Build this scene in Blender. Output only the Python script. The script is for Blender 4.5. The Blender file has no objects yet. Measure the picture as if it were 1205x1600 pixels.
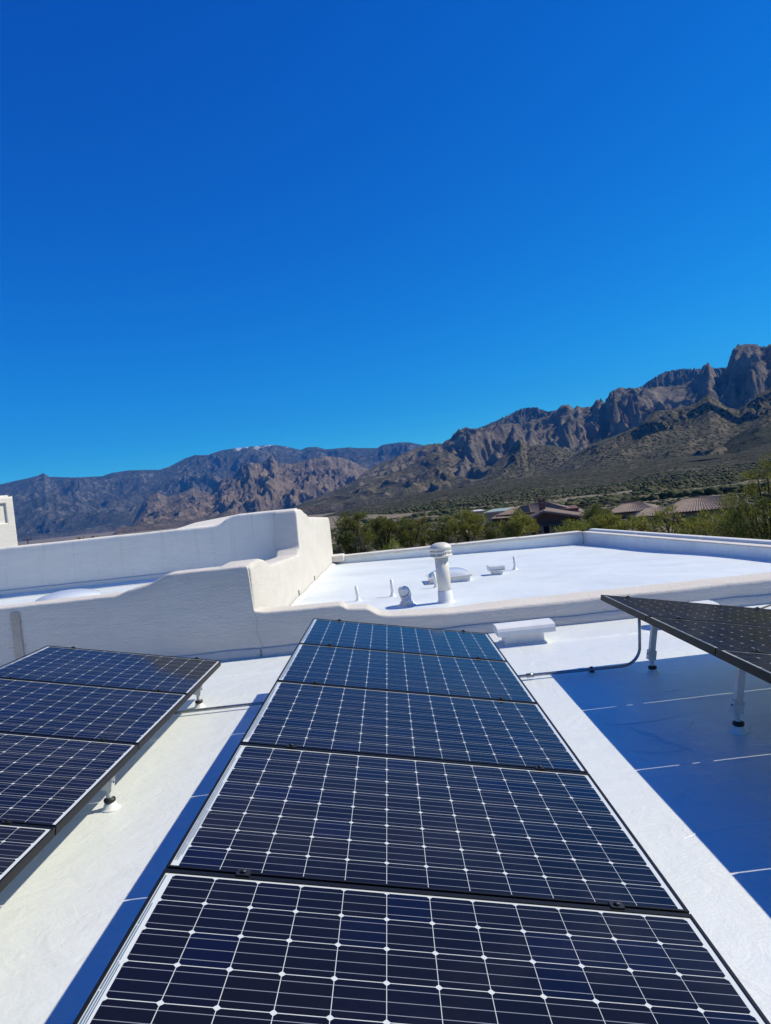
import bpy, math, random
import numpy as np
from mathutils import Matrix, Vector
rng = np.random.default_rng(7); random.seed(7)
R_ = math.radians
S = bpy.context.scene
COL = S.collection
# ------------------------------------------------------------------ camera
F_PX = 1094.916                       # focal length for a 1205 px wide picture
YAW, PITCH, ROLL = -0.0047, -0.0247, -0.1064
def cam_axes(yaw, pitch, roll):
    cy, sy, cp, sp = math.cos(yaw), math.sin(yaw), math.cos(pitch), math.sin(pitch)
    f = np.array([sy*cp, cy*cp, sp]); r = np.array([cy, -sy, 0.]); u = np.cross(r, f)
    c, s = math.cos(roll), math.sin(roll)
    return c*r + s*u, -s*r + c*u, f
AR, AU, AF = cam_axes(YAW, PITCH, ROLL)
cam = bpy.data.cameras.new('camera'); co = bpy.data.objects.new('camera', cam); COL.objects.link(co)
cam.sensor_fit = 'HORIZONTAL'; cam.sensor_width = 36; cam.lens = 36*F_PX/1205
cam.clip_start = .05; cam.clip_end = 60000
M = Matrix.Identity(4)
for i in range(3):
    M[i][0] = AR[i]; M[i][1] = AU[i]; M[i][2] = -AF[i]
co.matrix_world = M
S.camera = co
# ------------------------------------------------------------------ light
SUN_AZ, SUN_EL = R_(79), R_(46.9)      # azimuth from +Y towards +X
SUN_STRENGTH, SKY_STRENGTH = 5.0, .10
world = bpy.data.worlds.new('World'); S.world = world; world.use_nodes = True
wn = world.node_tree.nodes; wl = world.node_tree.links; wn.clear()
sky = wn.new('ShaderNodeTexSky'); sky.sky_type = 'NISHITA'; sky.sun_disc = False
sky.sun_elevation = SUN_EL; sky.sun_rotation = SUN_AZ
sky.altitude = 1200; sky.air_density = 1.0; sky.dust_density = .0; sky.ozone_density = 5.0
bg = wn.new('ShaderNodeBackground'); bg.inputs['Strength'].default_value = SKY_STRENGTH
wo = wn.new('ShaderNodeOutputWorld')
# the deep saturated blue the camera gave this clear winter sky: a per-channel tone curve on the sky model
sep = wn.new('ShaderNodeSeparateColor'); cmb = wn.new('ShaderNodeCombineColor'); wl.new(sky.outputs[0], sep.inputs[0])
for ch, (pw, gain) in enumerate(((3.0, 1.4), (1.42, 1.33), (.8, 1.20))):
    m1 = wn.new('ShaderNodeMath'); m1.operation = 'MULTIPLY'; m1.inputs[1].default_value = .095; wl.new(sep.outputs[ch], m1.inputs[0])
    m0 = wn.new('ShaderNodeMath'); m0.operation = 'MINIMUM'; m0.inputs[1].default_value = 1.1; wl.new(m1.outputs[0], m0.inputs[0])
    m2 = wn.new('ShaderNodeMath'); m2.operation = 'POWER'; m2.inputs[1].default_value = pw; wl.new(m0.outputs[0], m2.inputs[0])
    m3 = wn.new('ShaderNodeMath'); m3.operation = 'MULTIPLY'; m3.inputs[1].default_value = gain/SKY_STRENGTH; wl.new(m2.outputs[0], m3.inputs[0])
    wl.new(m3.outputs[0], cmb.inputs[ch])
wl.new(cmb.outputs[0], bg.inputs[0]); wl.new(bg.outputs[0], wo.inputs[0])
sd = Vector((math.sin(SUN_AZ)*math.cos(SUN_EL), math.cos(SUN_AZ)*math.cos(SUN_EL), math.sin(SUN_EL)))
sl = bpy.data.lights.new('sun', 'SUN'); sl.energy = SUN_STRENGTH; sl.angle = R_(.53); sl.color = (1, .935, .745)
so = bpy.data.objects.new('sun', sl); COL.objects.link(so); so.rotation_euler = sd.to_track_quat('Z', 'Y').to_euler()
so.location = sd*30
S.view_settings.view_transform = 'Standard'; S.view_settings.look = 'None'
S.view_settings.exposure = .09; S.view_settings.gamma = 1; S.view_settings.use_curve_mapping = False
S.render.engine = 'CYCLES'

# ------------------------------------------------------------------ surveying helpers (photo bearing -> real place)
def ray(x, y):
    return AR*((x-602.5)/F_PX) + AU*(-(y-800)/F_PX) + AF
def onz(x, y, z): d = ray(x, y); return d*(z/d[2])
def ony(x, y, Y): d = ray(x, y); return d*(Y/d[1])
def azel(x, y):
    d = ray(x, y); return math.atan2(d[0], d[1]), d[2]/math.hypot(d[0], d[1])
def at_dist(x, y, D):
    d = ray(x, y); return d*(D/math.hypot(d[0], d[1]))

# ------------------------------------------------------------------ materials
def mat(name, col, rough=.6, metal=0., coat=0., coat_rough=.03, spec=.5):
    m = bpy.data.materials.new(name); m.use_nodes = True
    b = m.node_tree.nodes['Principled BSDF']
    b.inputs['Base Color'].default_value = (*col, 1); b.inputs['Roughness'].default_value = rough
    b.inputs['Metallic'].default_value = metal; b.inputs['Coat Weight'].default_value = coat
    b.inputs['Coat Roughness'].default_value = coat_rough; b.inputs['Coat IOR'].default_value = 1.28; b.inputs['Specular IOR Level'].default_value = spec
    return m
class G:
    """small node-graph writer"""
    def __init__(s, m): s.m = m; s.n = m.node_tree.nodes; s.l = m.node_tree.links; s.b = s.n['Principled BSDF']
    def coord(s, kind='Object', scale=(1, 1, 1), rot=(0, 0, 0)):
        t = s.n.new('ShaderNodeTexCoord'); mp = s.n.new('ShaderNodeMapping')
        mp.inputs['Scale'].default_value = scale; mp.inputs['Rotation'].default_value = rot
        s.l.new(t.outputs[kind], mp.inputs[0]); return mp.outputs[0]
    def pos(s, scale=(1, 1, 1), rot=(0, 0, 0)):
        t = s.n.new('ShaderNodeNewGeometry'); mp = s.n.new('ShaderNodeMapping')
        mp.inputs['Scale'].default_value = scale; mp.inputs['Rotation'].default_value = rot
        s.l.new(t.outputs['Position'], mp.inputs[0]); return mp.outputs[0]
    def noise(s, v, scale, detail=4, rough=.55, dist=0.):
        t = s.n.new('ShaderNodeTexNoise'); t.inputs['Scale'].default_value = scale; t.inputs['Detail'].default_value = detail
        t.inputs['Roughness'].default_value = rough; t.inputs['Distortion'].default_value = dist
        s.l.new(v, t.inputs['Vector']); return t.outputs['Fac']
    def voronoi(s, v, scale, feature='F1', out='Distance', rand=1.):
        t = s.n.new('ShaderNodeTexVoronoi'); t.inputs['Scale'].default_value = scale; t.feature = feature
        t.inputs['Randomness'].default_value = rand
        s.l.new(v, t.inputs['Vector']); return t.outputs[out]
    def ramp(s, v, stops):
        r = s.n.new('ShaderNodeValToRGB'); e = r.color_ramp.elements
        while len(e) < len(stops): e.new(.5)
        for k, (p, c) in enumerate(stops):
            e[k].position = p; e[k].color = (c, c, c, 1) if isinstance(c, (int, float)) else (*c, 1)
        s.l.new(v, r.inputs[0]); return r.outputs[0]
    def mix(s, f, a, b, mode='MIX'):
        t = s.n.new('ShaderNodeMix'); t.data_type = 'RGBA'; t.blend_type = mode
        for sock, val in ((t.inputs[0], f), (t.inputs[6], a), (t.inputs[7], b)):
            if isinstance(val, (int, float)): sock.default_value = val
            elif isinstance(val, tuple): sock.default_value = (*val, 1)
            else: s.l.new(val, sock)
        return t.outputs[2]
    def math(s, op, a, b=0., clamp=False):
        t = s.n.new('ShaderNodeMath'); t.operation = op; t.use_clamp = clamp
        for sock, val in ((t.inputs[0], a), (t.inputs[1], b)):
            if isinstance(val, (int, float)): sock.default_value = val
            else: s.l.new(val, sock)
        return t.outputs[0]
    def bump(s, h, strength, dist, chain=None):
        t = s.n.new('ShaderNodeBump'); t.inputs['Strength'].default_value = strength; t.inputs['Distance'].default_value = dist
        s.l.new(h, t.inputs['Height'])
        if chain is not None: s.l.new(chain, t.inputs['Normal'])
        return t.outputs[0]
    def color(s, c): s.l.new(c, s.b.inputs['Base Color'])
    def rough(s, c): s.l.new(c, s.b.inputs['Roughness'])
    def normal(s, c): s.l.new(c, s.b.inputs['Normal'])

MT = {}
def roof_mat(name, col, dirty, gloss=1., ior=1.8):
    m = mat(name, col, .6, coat=gloss, coat_rough=.24); g = G(m); p = g.pos()
    m.node_tree.nodes['Principled BSDF'].inputs['Coat IOR'].default_value = ior
    m.node_tree.nodes['Principled BSDF'].inputs['Sheen Weight'].default_value = .22; m.node_tree.nodes['Principled BSDF'].inputs['Sheen Roughness'].default_value = .45
    big = g.noise(p, .9, 5, .6, .4); fine = g.noise(p, 60, 3)
    streak = g.noise(g.pos((.6, 5, 1), (0, 0, R_(8))), 2.2, 5, .6)
    d = g.ramp(big, [(.40, 0.), (.72, 1.)]); d2 = g.ramp(streak, [(.52, 0.), (.75, 1.)])
    c = g.mix(g.math('MULTIPLY', d, .8), col, dirty); c = g.mix(g.math('MULTIPLY', d2, .35), c, dirty)
    specks = g.ramp(g.voronoi(p, 5.5), [(.0, 1.), (.035, 0.)])
    sel = g.ramp(g.noise(p, 1.7, 2), [(.56, 0.), (.60, 1.)])
    c = g.mix(g.math('MULTIPLY', g.math('MULTIPLY', specks, sel), .55), c, (.35, .33, .30))
    g.color(c)
    g.l.new(g.ramp(big, [(.35, .30), (.7, .55)]), g.b.inputs['Coat Roughness'])
    wr = g.noise(g.pos((1, 1, 1)), 7, 5, .6, 1.2)                         # roller and lap wrinkles
    brush = g.noise(g.pos((14, 60, 1), (0, 0, R_(35))), 1.2, 3)
    patch = g.ramp(g.noise(p, .7, 2), [(.48, 0.), (.6, 1.)])
    ridge = g.math('ABSOLUTE', g.math('SUBTRACT', g.noise(p, 3.1, 2, .5, 1.5), .5))
    ridge = g.math('MULTIPLY', g.ramp(ridge, [(0., 1.), (.02, 0.)]), patch)
    n = g.bump(wr, .5, .012); n = g.bump(g.noise(p, 2.3, 3, .5, .8), .5, .03, n); n = g.bump(brush, .4, .004, n); n = g.bump(fine, .45, .003, n)
    g.normal(n); g.l.new(n, g.b.inputs['Coat Normal']); return m
MT['roof'] = roof_mat('white_elastomeric_coating', (.775, .80, .785), (.69, .73, .70))
MT['roof_far'] = roof_mat('white_elastomeric_coating_weathered', (.775, .81, .79), (.56, .61, .63), .35, 1.45)
def stucco_mat(name, col, var, sc=1.):
    m = mat(name, col, .85, spec=.25); g = G(m); p = g.pos()
    v = g.noise(g.pos((1, 1, 2.2)), 1.6, 5, .6)
    c = g.mix(g.ramp(v, [(.35, 0.), (.7, 1.)]), col, var)
    drip = g.noise(g.pos((9, 9, .5)), 1., 4, .6)
    c = g.mix(g.math('MULTIPLY', g.ramp(drip, [(.56, 0.), (.74, 1.)]), .30), c, (.55, .47, .39))
    g.color(c)
    n = g.bump(g.noise(g.pos((1, 1, 2.6)), 26*sc, 5, .65, .5), .8, .014)
    n = g.bump(g.noise(p, 130*sc, 3), .45, .004, n)
    n = g.bump(g.noise(g.pos((.7, .7, 4)), 4, 4), .35, .02, n)
    g.normal(n); return m
MT['stucco'] = stucco_mat('cream_stucco', (.66, .615, .55), (.60, .56, .50))
MT['stucco_lit'] = stucco_mat('lit_cream_stucco', (.84, .79, .70), (.79, .74, .66))  # lit copy of the cream stucco: missing bounce and sun brightness put into its colour
MT['coping'] = stucco_mat('weathered_coping', (.70, .67, .61), (.60, .56, .50))
MT['flash'] = mat('painted_base_flashing', (.60, .60, .56), .7)
MT['cap'] = mat('white_cap_coating', (.68, .68, .65), .6)
g = G(MT['flash']); g.normal(g.bump(g.noise(g.pos(), 9, 4), .4, .01))
def simple(name, col, rough, metal=0., ns=8, amt=.25, bump=.1, **k):
    m = mat(name, col, rough, metal, **k); g = G(m)
    v = g.noise(g.coord('Object'), ns, 4)
    c = g.mix(g.ramp(v, [(.35, 0.), (.7, 1.)]), col, tuple(x*(1-amt) for x in col)); g.color(c)
    if bump: g.normal(g.bump(v, bump, .004))
    return m
MT['frame'] = simple('black_anodised_frame', (.007, .0065, .0065), .5, 0., 3, .3, 0, spec=.3)
MT['alu'] = simple('painted_rack_tube', (.62, .63, .62), .42, .15, 10, .18)
MT['rail'] = simple('mill_aluminium', (.42, .43, .44), .35, .8, 6, .2)
MT['galv'] = simple('galvanised_conduit', (.36, .38, .40), .30, .85, 20, .35)
MT['black'] = simple('black_rubber', (.014, .014, .016), .5, 0, 10, .3)
MT['paintw'] = simple('white_painted_metal', (.76, .76, .74), .45, 0, 8, .12)
MT['paintc'] = simple('cream_painted_metal', (.70, .66, .58), .5, 0, 6, .15)
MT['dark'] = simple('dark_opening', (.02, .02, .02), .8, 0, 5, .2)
MT['slot'] = simple('louvre_gap', (.13, .12, .11), .8, 0, 5, .2)
MT['mastic'] = simple('roof_mastic', (.80, .80, .78), .5, 0, 25, .1, .6)
MT['dome'] = mat('acrylic_dome', (.62, .66, .70), .25, coat=.8, coat_rough=.1)
MT['crack'] = mat('crack_shadow_line', (.22, .2, .18), .9)
MT['stain'] = stucco_mat('brown_water_stain', (.44, .37, .30), (.50, .43, .36))
# photovoltaic laminate: cells, ribbons and backsheet lie under the same sheet of glass, so all share a clear glass coat
m = mat('monocrystalline_cell', (.006, .008, .022), .45, coat=1., coat_rough=.10, spec=.0); MT['cell'] = m
g = G(m); oi = g.n.new('ShaderNodeObjectInfo')
c = g.ramp(oi.outputs['Random'], [(0., (.0048, .0050, .010)), (.5, (.0064, .0056, .0085)), (.82, (.0042, .0048, .014)), (1., (.0035, .0052, .024))])
fx = g.n.new('ShaderNodeTexWave'); fx.inputs['Scale'].default_value = 150; fx.bands_direction = 'X'
g.l.new(g.coord('Object'), fx.inputs[0])
c2 = g.mix(g.math('MULTIPLY', g.ramp(fx.outputs['Fac'], [(.80, 0.), (.95, 1.)]), .14), c, (.06, .065, .08))
dust = g.ramp(g.noise(g.pos(), 340, 2), [(.76, 0.), (.80, 1.)])
c2 = g.mix(g.math('MULTIPLY', dust, .07), c2, (.4, .38, .34)); spk = g.ramp(g.voronoi(g.pos(), 8.), [(.014, 1.), (.02, 0.)]); c2 = g.mix(g.math('MULTIPLY', spk, .5), c2, (.5, .48, .44))
veil = g.ramp(g.noise(g.pos(), 1.4, 5, .6, .6), [(.45, 0.), (.75, 1.)]); c2 = g.mix(g.math('MULTIPLY', veil, .035), c2, (.35, .32, .28)); g.color(c2)
film = g.ramp(g.noise(g.pos(), 2.1, 4), [(.3, .085), (.75, .13)]); g.l.new(film, g.b.inputs['Coat Roughness'])
MT['backsheet'] = mat('white_backsheet_under_glass', (.60, .63, .62), .5, coat=1., coat_rough=.10, spec=.2)
MT['ribbon'] = mat('tinned_ribbon_under_glass', (.30, .32, .34), .4, .2, coat=1., coat_rough=.10, spec=.2)
MT['ribbonb'] = mat('wide_bus_ribbon_under_glass', (.16, .24, .34), .35, .4, coat=1., coat_rough=.10, spec=.2)

# ------------------------------------------------------------------ object helpers
class MB:
    def __init__(s): s.v = []; s.f = []; s.mi = []; s.smooth = []
    def add(s, vs, fs, mi=0, smooth=False):
        o = len(s.v); s.v += [tuple(map(float, p)) for p in vs]
        for f in fs: s.f.append([i+o for i in f]); s.mi.append(mi); s.smooth.append(smooth)
        return s
    def box(s, x0, x1, y0, y1, z0, z1, mi=0, M=None):
        vs = [(x, y, z) for z in (z0, z1) for y in (y0, y1) for x in (x0, x1)]
        if M is not None: vs = [tuple(M @ Vector(p)) for p in vs]
        return s.add(vs, [(0, 2, 3, 1), (4, 5, 7, 6), (0, 1, 5, 4), (2, 6, 7, 3), (0, 4, 6, 2), (1, 3, 7, 5)], mi)
    def lathe(s, prof, n=20, c=(0, 0, 0), mi=0, smooth=True, M=None, cap=True):
        vs = []; k = len(prof)
        for (r, z) in prof:
            for i in range(n):
                a = 2*math.pi*i/n; p = Vector((c[0]+r*math.cos(a), c[1]+r*math.sin(a), c[2]+z))
                vs.append(M @ p if M is not None else p)
        fs = [(j*n+i, j*n+(i+1) % n, (j+1)*n+(i+1) % n, (j+1)*n+i) for j in range(k-1) for i in range(n)]
        s.add(vs, fs, mi, smooth)
        if cap:
            o = len(s.v)-len(vs)
            s.f.append([o+i for i in range(n)][::-1]); s.mi.append(mi); s.smooth.append(False)
            s.f.append([o+(k-1)*n+i for i in range(n)]); s.mi.append(mi); s.smooth.append(False)
        return s
    def tube(s, pts, r, n=8, mi=0, closed_ends=True):
        pts = [Vector(p) for p in pts]; rs = r if isinstance(r, (list, tuple)) else [r]*len(pts)
        vs = []; up = Vector((0, 0, 1)); prev = None
        for i, p in enumerate(pts):
            t = (pts[min(i+1, len(pts)-1)]-pts[max(i-1, 0)]).normalized()
            if prev is None:
                a = t.cross(up)
                if a.length < .1: a = t.cross(Vector((1, 0, 0)))
            else: a = prev - t*prev.dot(t)
            a.normalize(); b = t.cross(a); prev = a
            for k in range(n):
                an = 2*math.pi*k/n; vs.append(p+(a*math.cos(an)+b*math.sin(an))*rs[i])
        fs = [(j*n+i, j*n+(i+1) % n, (j+1)*n+(i+1) % n, (j+1)*n+i) for j in range(len(pts)-1) for i in range(n)]
        o = len(s.v); s.add(vs, fs, mi, True)
        if closed_ends:
            s.f.append([o+i for i in range(n)][::-1]); s.f.append([o+(len(pts)-1)*n+i for i in range(n)]); s.mi += [mi, mi]; s.smooth += [False, False]
        return s
    def mesh(s, name, mats):
        me = bpy.data.meshes.new(name); me.from_pydata(s.v, [], s.f)
        for m in (mats if isinstance(mats, (list, tuple)) else [mats]): me.materials.append(m)
        me.polygons.foreach_set('material_index', s.mi); me.polygons.foreach_set('use_smooth', s.smooth)
        me.update(); return me
    def build(s, name, mats, parent=None, loc=None, bevel=0, seg=2):
        o = bpy.data.objects.new(name, s.mesh(name, mats)); COL.objects.link(o)
        if parent is not None: o.parent = parent
        if loc is not None: o.location = loc
        if bevel:
            b = o.modifiers.new('bevel', 'BEVEL'); b.width = bevel; b.segments = seg; b.limit_method = 'ANGLE'
        return o
def npmesh(name, V, Fq, mats, smooth=False, parent=None):
    """fast mesh from arrays; Fq is (n,3) or (n,4)"""
    me = bpy.data.meshes.new(name); k = Fq.shape[1]; n = len(Fq)
    me.vertices.add(len(V)); me.vertices.foreach_set('co', np.asarray(V, np.float32).ravel())
    me.loops.add(n*k); me.loops.foreach_set('vertex_index', Fq.astype(np.int32).ravel())
    me.polygons.add(n); me.polygons.foreach_set('loop_start', np.arange(0, n*k, k, dtype=np.int32))
    for m in (mats if isinstance(mats, (list, tuple)) else [mats]): me.materials.append(m)
    if smooth: me.polygons.foreach_set('use_smooth', np.ones(n, bool))
    me.update(calc_edges=True); me.validate()
    o = bpy.data.objects.new(name, me); COL.objects.link(o)
    if parent is not None: o.parent = parent
    return o
def thing(name, label, cat, loc=(0, 0, 0), group=None, rot=None):
    o = bpy.data.objects.new(name, None); COL.objects.link(o); o.location = loc; o.empty_display_size = .1
    if rot: o.rotation_euler = rot
    o['label'] = label; o['category'] = cat
    if group: o['group'] = group
    return o
def tag(o, label, cat, group=None):
    o['label'] = label; o['category'] = cat
    if group: o['group'] = group
    return o
def struct(o): o['kind'] = 'structure'; return o

# ------------------------------------------------------------------ 2-D noise in numpy
_perm = rng.permutation(256); _perm = np.concatenate([_perm, _perm, _perm])
_ga = rng.random(256)*2*np.pi; _gx, _gy = np.cos(_ga), np.sin(_ga)
def perlin(x, y):
    xi = np.floor(x).astype(int); yi = np.floor(y).astype(int); xf = x-xi; yf = y-yi
    u = xf*xf*xf*(xf*(xf*6-15)+10); v = yf*yf*yf*(yf*(yf*6-15)+10)
    def gr(ix, iy, dx, dy):
        h = _perm[(_perm[ix & 255] + iy) & 255]; return _gx[h]*dx + _gy[h]*dy
    a = gr(xi, yi, xf, yf); b = gr(xi+1, yi, xf-1, yf); c = gr(xi, yi+1, xf, yf-1); d = gr(xi+1, yi+1, xf-1, yf-1)
    return ((a*(1-u)+b*u)*(1-v) + (c*(1-u)+d*u)*v)*1.5
def fbm(x, y, o=5, g=.5):
    s = 0; a = 1; t = 0
    for i in range(o): s = s+a*perlin(x+17.3*i, y-9.1*i); t += a; a *= g; x = x*2.03; y = y*2.03
    return s/t
def ridged(x, y, o=5, g=.5):
    s = 0; a = 1; t = 0; w = 1.
    for i in range(o):
        n = 1-np.abs(perlin(x+31.7*i, y+12.9*i))*1.6; n = np.clip(n, 0, 1)**2
        s = s+a*n*w; w = np.clip(n*1.4, 0, 1); t += a; a *= g; x = x*2.07; y = y*2.07
    return s/t

# ================================================================== TERRAIN
def ground_z(r):
    return np.interp(r, [0, 35, 60, 100, 300, 1500, 5000, 40000], [-5, -5, -5.5, -7.6, -13.5, -30, -70, -160])
m = mat('desert_ground', (.3, .25, .2), .9, spec=.1); MT['ground'] = m
g = G(m); p = g.pos()
c = g.mix(g.ramp(g.noise(p, .12, 6, .65), [(.35, 0.), (.65, 1.)]), (.26, .20, .15), (.17, .145, .11))
c = g.mix(g.ramp(g.noise(p, 1.3, 5, .7), [(.5, 0.), (.62, 1.)]), c, (.10, .105, .06))
c = g.mix(g.ramp(g.voronoi(p, 2.2), [(.10, 1.), (.2, 0.)]), c, (.36, .32, .27))
g.color(c); g.normal(g.bump(g.noise(p, 3, 6, .7), 1., .25))
na, nr = 181, 90
az = np.linspace(-1.5, 1.5, na); rr = np.concatenate([[0.5], np.geomspace(4, 15000, nr-1)])
A, Rr = np.meshgrid(az, rr); X = np.sin(A)*Rr; Y = np.cos(A)*Rr
Z = ground_z(Rr) + fbm(X/40, Y/40, 4)*np.interp(Rr, [0, 30, 80, 400, 2000], [0, .1, .6, 2, 6])
# the sheet also closes behind the camera
V = np.stack([X, Y, Z], -1).reshape(-1, 3)
idx = np.arange(na*nr).reshape(nr, na)
Fq = np.stack([idx[:-1, :-1], idx[:-1, 1:], idx[1:, 1:], idx[1:, :-1]], -1).reshape(-1, 4)
struct(npmesh('ground', V, Fq[:, ::-1], MT['ground'], True))
b = MB(); b.add([(-15000, -15000, -5.6), (15000, -15000, -5.6), (15000, 0, -5.6), (-15000, 0, -5.6)], [(0, 1, 2, 3)])
struct(b.build('ground', MT['ground']))

def mountain_mat(name, rock, rock2, veg, sc, vegmin, vegmax, snow=None, dots=None, pale=None):
    """sc = metres of the main mottling"""
    m = mat(name, rock, .92, spec=.1); g = G(m); p = g.pos()
    n1 = g.noise(p, 1/(sc*4), 6, .65); n2 = g.noise(p, 1/sc, 6, .7); n3 = g.noise(p, 1/(sc*.22), 4, .7)
    c = g.mix(g.ramp(n1, [(.38, 0.), (.62, 1.)]), rock, rock2)
    geo = g.n.new('ShaderNodeNewGeometry'); sx = g.n.new('ShaderNodeSeparateXYZ'); g.l.new(geo.outputs['Normal'], sx.inputs[0])
    slope = g.math('ADD', sx.outputs['Z'], g.math('MULTIPLY', g.math('SUBTRACT', n2, .5), .9))
    vg = g.ramp(slope, [(vegmin, 0.), (vegmax, 1.)])
    vg = g.math('MULTIPLY', vg, g.ramp(n3, [(.40, .35), (.56, 1.)]))
    c = g.mix(vg, c, veg)
    if pale is not None:
        c = g.mix(g.math('MULTIPLY', g.ramp(g.noise(p, 1/(sc*2.2), 3, .5, .6), [(.60, 0.), (.66, 1.)]), .75), c, pale)
    if dots is not None:
        v = g.voronoi(p, 1/dots[0]); c = g.mix(g.ramp(v, [(.34, 1.), (.50, 0.)]), c, dots[1])
        v = g.voronoi(p, 1/(dots[0]*.45)); c = g.mix(g.math('MULTIPLY', g.ramp(v, [(.25, 1.), (.5, 0.)]), .6), c, dots[1])
    if snow is not None:
        sz = g.n.new('ShaderNodeSeparateXYZ'); g.l.new(geo.outputs['Position'], sz.inputs[0])
        h = g.math('ADD', sz.outputs['Z'], g.math('MULTIPLY', g.math('SUBTRACT', g.noise(p, 1/190, 4, .65), .5), 620))
        side = g.ramp(sx.outputs['Z'], [(.40, 0.), (.60, 1.)])
        sn = g.math('MULTIPLY', g.ramp(g.math('DIVIDE', h, 2000.), [(snow/2000., 0.), (snow/2000.+.02, 1.)]), side)
        c = g.mix(sn, c, (.85, .87, .9))
    c = g.mix(.9, c, g.ramp(n3, [(.36, .65), (.62, 1.)]), 'MULTIPLY'); c = g.mix(.7, c, g.ramp(n2, [(.36, .7), (.62, 1.)]), 'MULTIPLY')
    g.color(c)
    n = g.bump(n2, 1., sc*.8); n = g.bump(n3, 1., sc*.28, n); g.normal(n); return m

LAYERS = {}
def mountain(name, skyline, foot, R, Rb, nx, ny, L, amp, mtl, aniso=2.2, cliff=None, rough_sky=.0, power=1.0, back=.25, seed=0, jag=0., kind=True, spur=.16, edge=.35, dk=.14):
    sk = np.array([azel(*p) for p in skyline]); ft = np.array([azel(*p) for p in foot])
    a0, a1 = sk[0, 0], sk[-1, 0]
    az = np.linspace(a0, a1, nx)
    e_s = np.interp(az, sk[:, 0], sk[:, 1]); e_f = np.interp(az, ft[:, 0], ft[:, 1])
    Rm = .5*(R+Rb)
    if callable(R): pass
    u = np.concatenate([np.linspace(0, 1, ny), np.linspace(1, 1+back, 14)[1:]])
    U, AZ = np.meshgrid(u, az, indexing='ij')
    Rv = R*(1+.05*perlin(az*R/(L*3)+seed, az*0+seed)); Rbv = np.full(nx, float(Rb))
    RR = Rbv + (Rv-Rbv)*U
    tx = AZ*Rm; ty = RR
    wx = fbm(tx/(L*1.5)+seed+5, ty/(L*1.5)+9, 3)*L*.45; wy = fbm(tx/(L*1.5)-seed, ty/(L*1.5)+3, 3)*L*.45
    gul = ridged((tx+wx)/L+seed, (ty+wy)/(L*aniso)+seed*1.7, 7, .52)-.45
    det = ridged((tx+wy)/(L*.22)+seed, (ty+wx)/(L*.22*1.4), 5, .55)-.45
    Uc = np.clip(U, 0, 1)
    # spurs: the ridge profile rises sooner on spurs, later in the valleys between
    w = Uc + spur*fbm(tx/(L*2.2)+seed*3, ty/(L*6)+1, 3)*np.sin(np.pi*Uc)*2 + .10*gul*np.sin(np.pi*Uc)
    w = np.clip(w, 0, 1.0)
    P = w**power
    if cliff:
        c0, c1, ca, cn = cliff
        ww = Uc + cn*(ridged((tx+wx)/(L*.55)+7, ty/(L*1.1)+2, 5)-.5) + .25*cn*det
        t = np.clip((ww-c0)/(c1-c0), 0, 1); t = t*t*(3-2*t)
        P = (1-ca)*P + ca*t
    E = e_f + (e_s-e_f)*P
    mask = np.clip(U/.12, 0, 1)*(edge+(1-edge)*np.clip((1-U)/.25, 0, 1))
    H = (e_s-e_f)*R
    E = E + mask*(gul*amp*H + det*amp*dk*H)/RR*np.clip(H*0+1, 0, 1)
    E = np.where(U > 1, E-(U-1)*(e_s-e_f)*2.2, E)
    # bring the crest of every bearing back to the surveyed skyline, leave a little roughness
    mx = E.max(0); k = max(3, int(nx/160)); ker = np.ones(k)/k
    mxs = np.convolve(np.pad(mx, k, mode='edge'), ker, 'same')[k:-k]
    mxs = mxs*.8 + mx*.2
    hh = np.maximum(e_s-e_f, .0005); E = e_f + (E-e_f)*np.clip(hh/np.maximum(mxs-e_f, .002), .2, 2.5)
    if jag: E = E + mask*0 + (jag*(ridged(az*R/(L*.12), az*0+seed, 4)-.5)/1.0)[None, :]*np.clip((U-.75)/.25, 0, 1)
    X = np.sin(AZ)*RR; Y = np.cos(AZ)*RR; Z = E*RR
    Z[0] = np.minimum(Z[0], ground_z(RR[0])-3)
    V = np.stack([X, Y, Z], -1).reshape(-1, 3)
    n0, n1 = X.shape; idx = np.arange(n0*n1).reshape(n0, n1)
    Fq = np.stack([idx[:-1, :-1], idx[:-1, 1:], idx[1:, 1:], idx[1:, :-1]], -1).reshape(-1, 4)
    o = npmesh(name, V, Fq, mtl, False)
    LAYERS[len(LAYERS)] = (X, Y, Z)
    return struct(o)

def horizon(xs, dy):     # a foot line dy pixels below eye level at the given picture columns
    return [(x, 771+(604-x)*.1067+dy) for x in xs]
# far blue range with snow on its crest
mA = mountain_mat('far_range_rock', (.26, .23, .20), (.14, .14, .135), (.045, .06, .045), 70, .55, .9, snow=1065, pale=(.34, .29, .24))
mountain('mountain_range', [(-90, 775), (-30, 768), (0, 757), (30, 750), (45, 747), (60, 743), (68, 739), (78, 745), (120, 746), (160, 744), (175, 739), (200, 735), (230, 734), (250, 734),
          (265, 729), (290, 716), (305, 711), (325, 711), (345, 704), (370, 700), (400, 697), (430, 695), (450, 698), (470, 703), (480, 699), (495, 698), (510, 702), (545, 699), (560, 700),
          (590, 700), (598, 695), (625, 691), (640, 691), (665, 696), (700, 705), (760, 720)],
         horizon([-90, 800], 8), 12500, 7500, 760, 300, 1200, .22, mA, aniso=1.1, rough_sky=.3, seed=1.3, power=.85, edge=.25, dk=.26)
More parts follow.
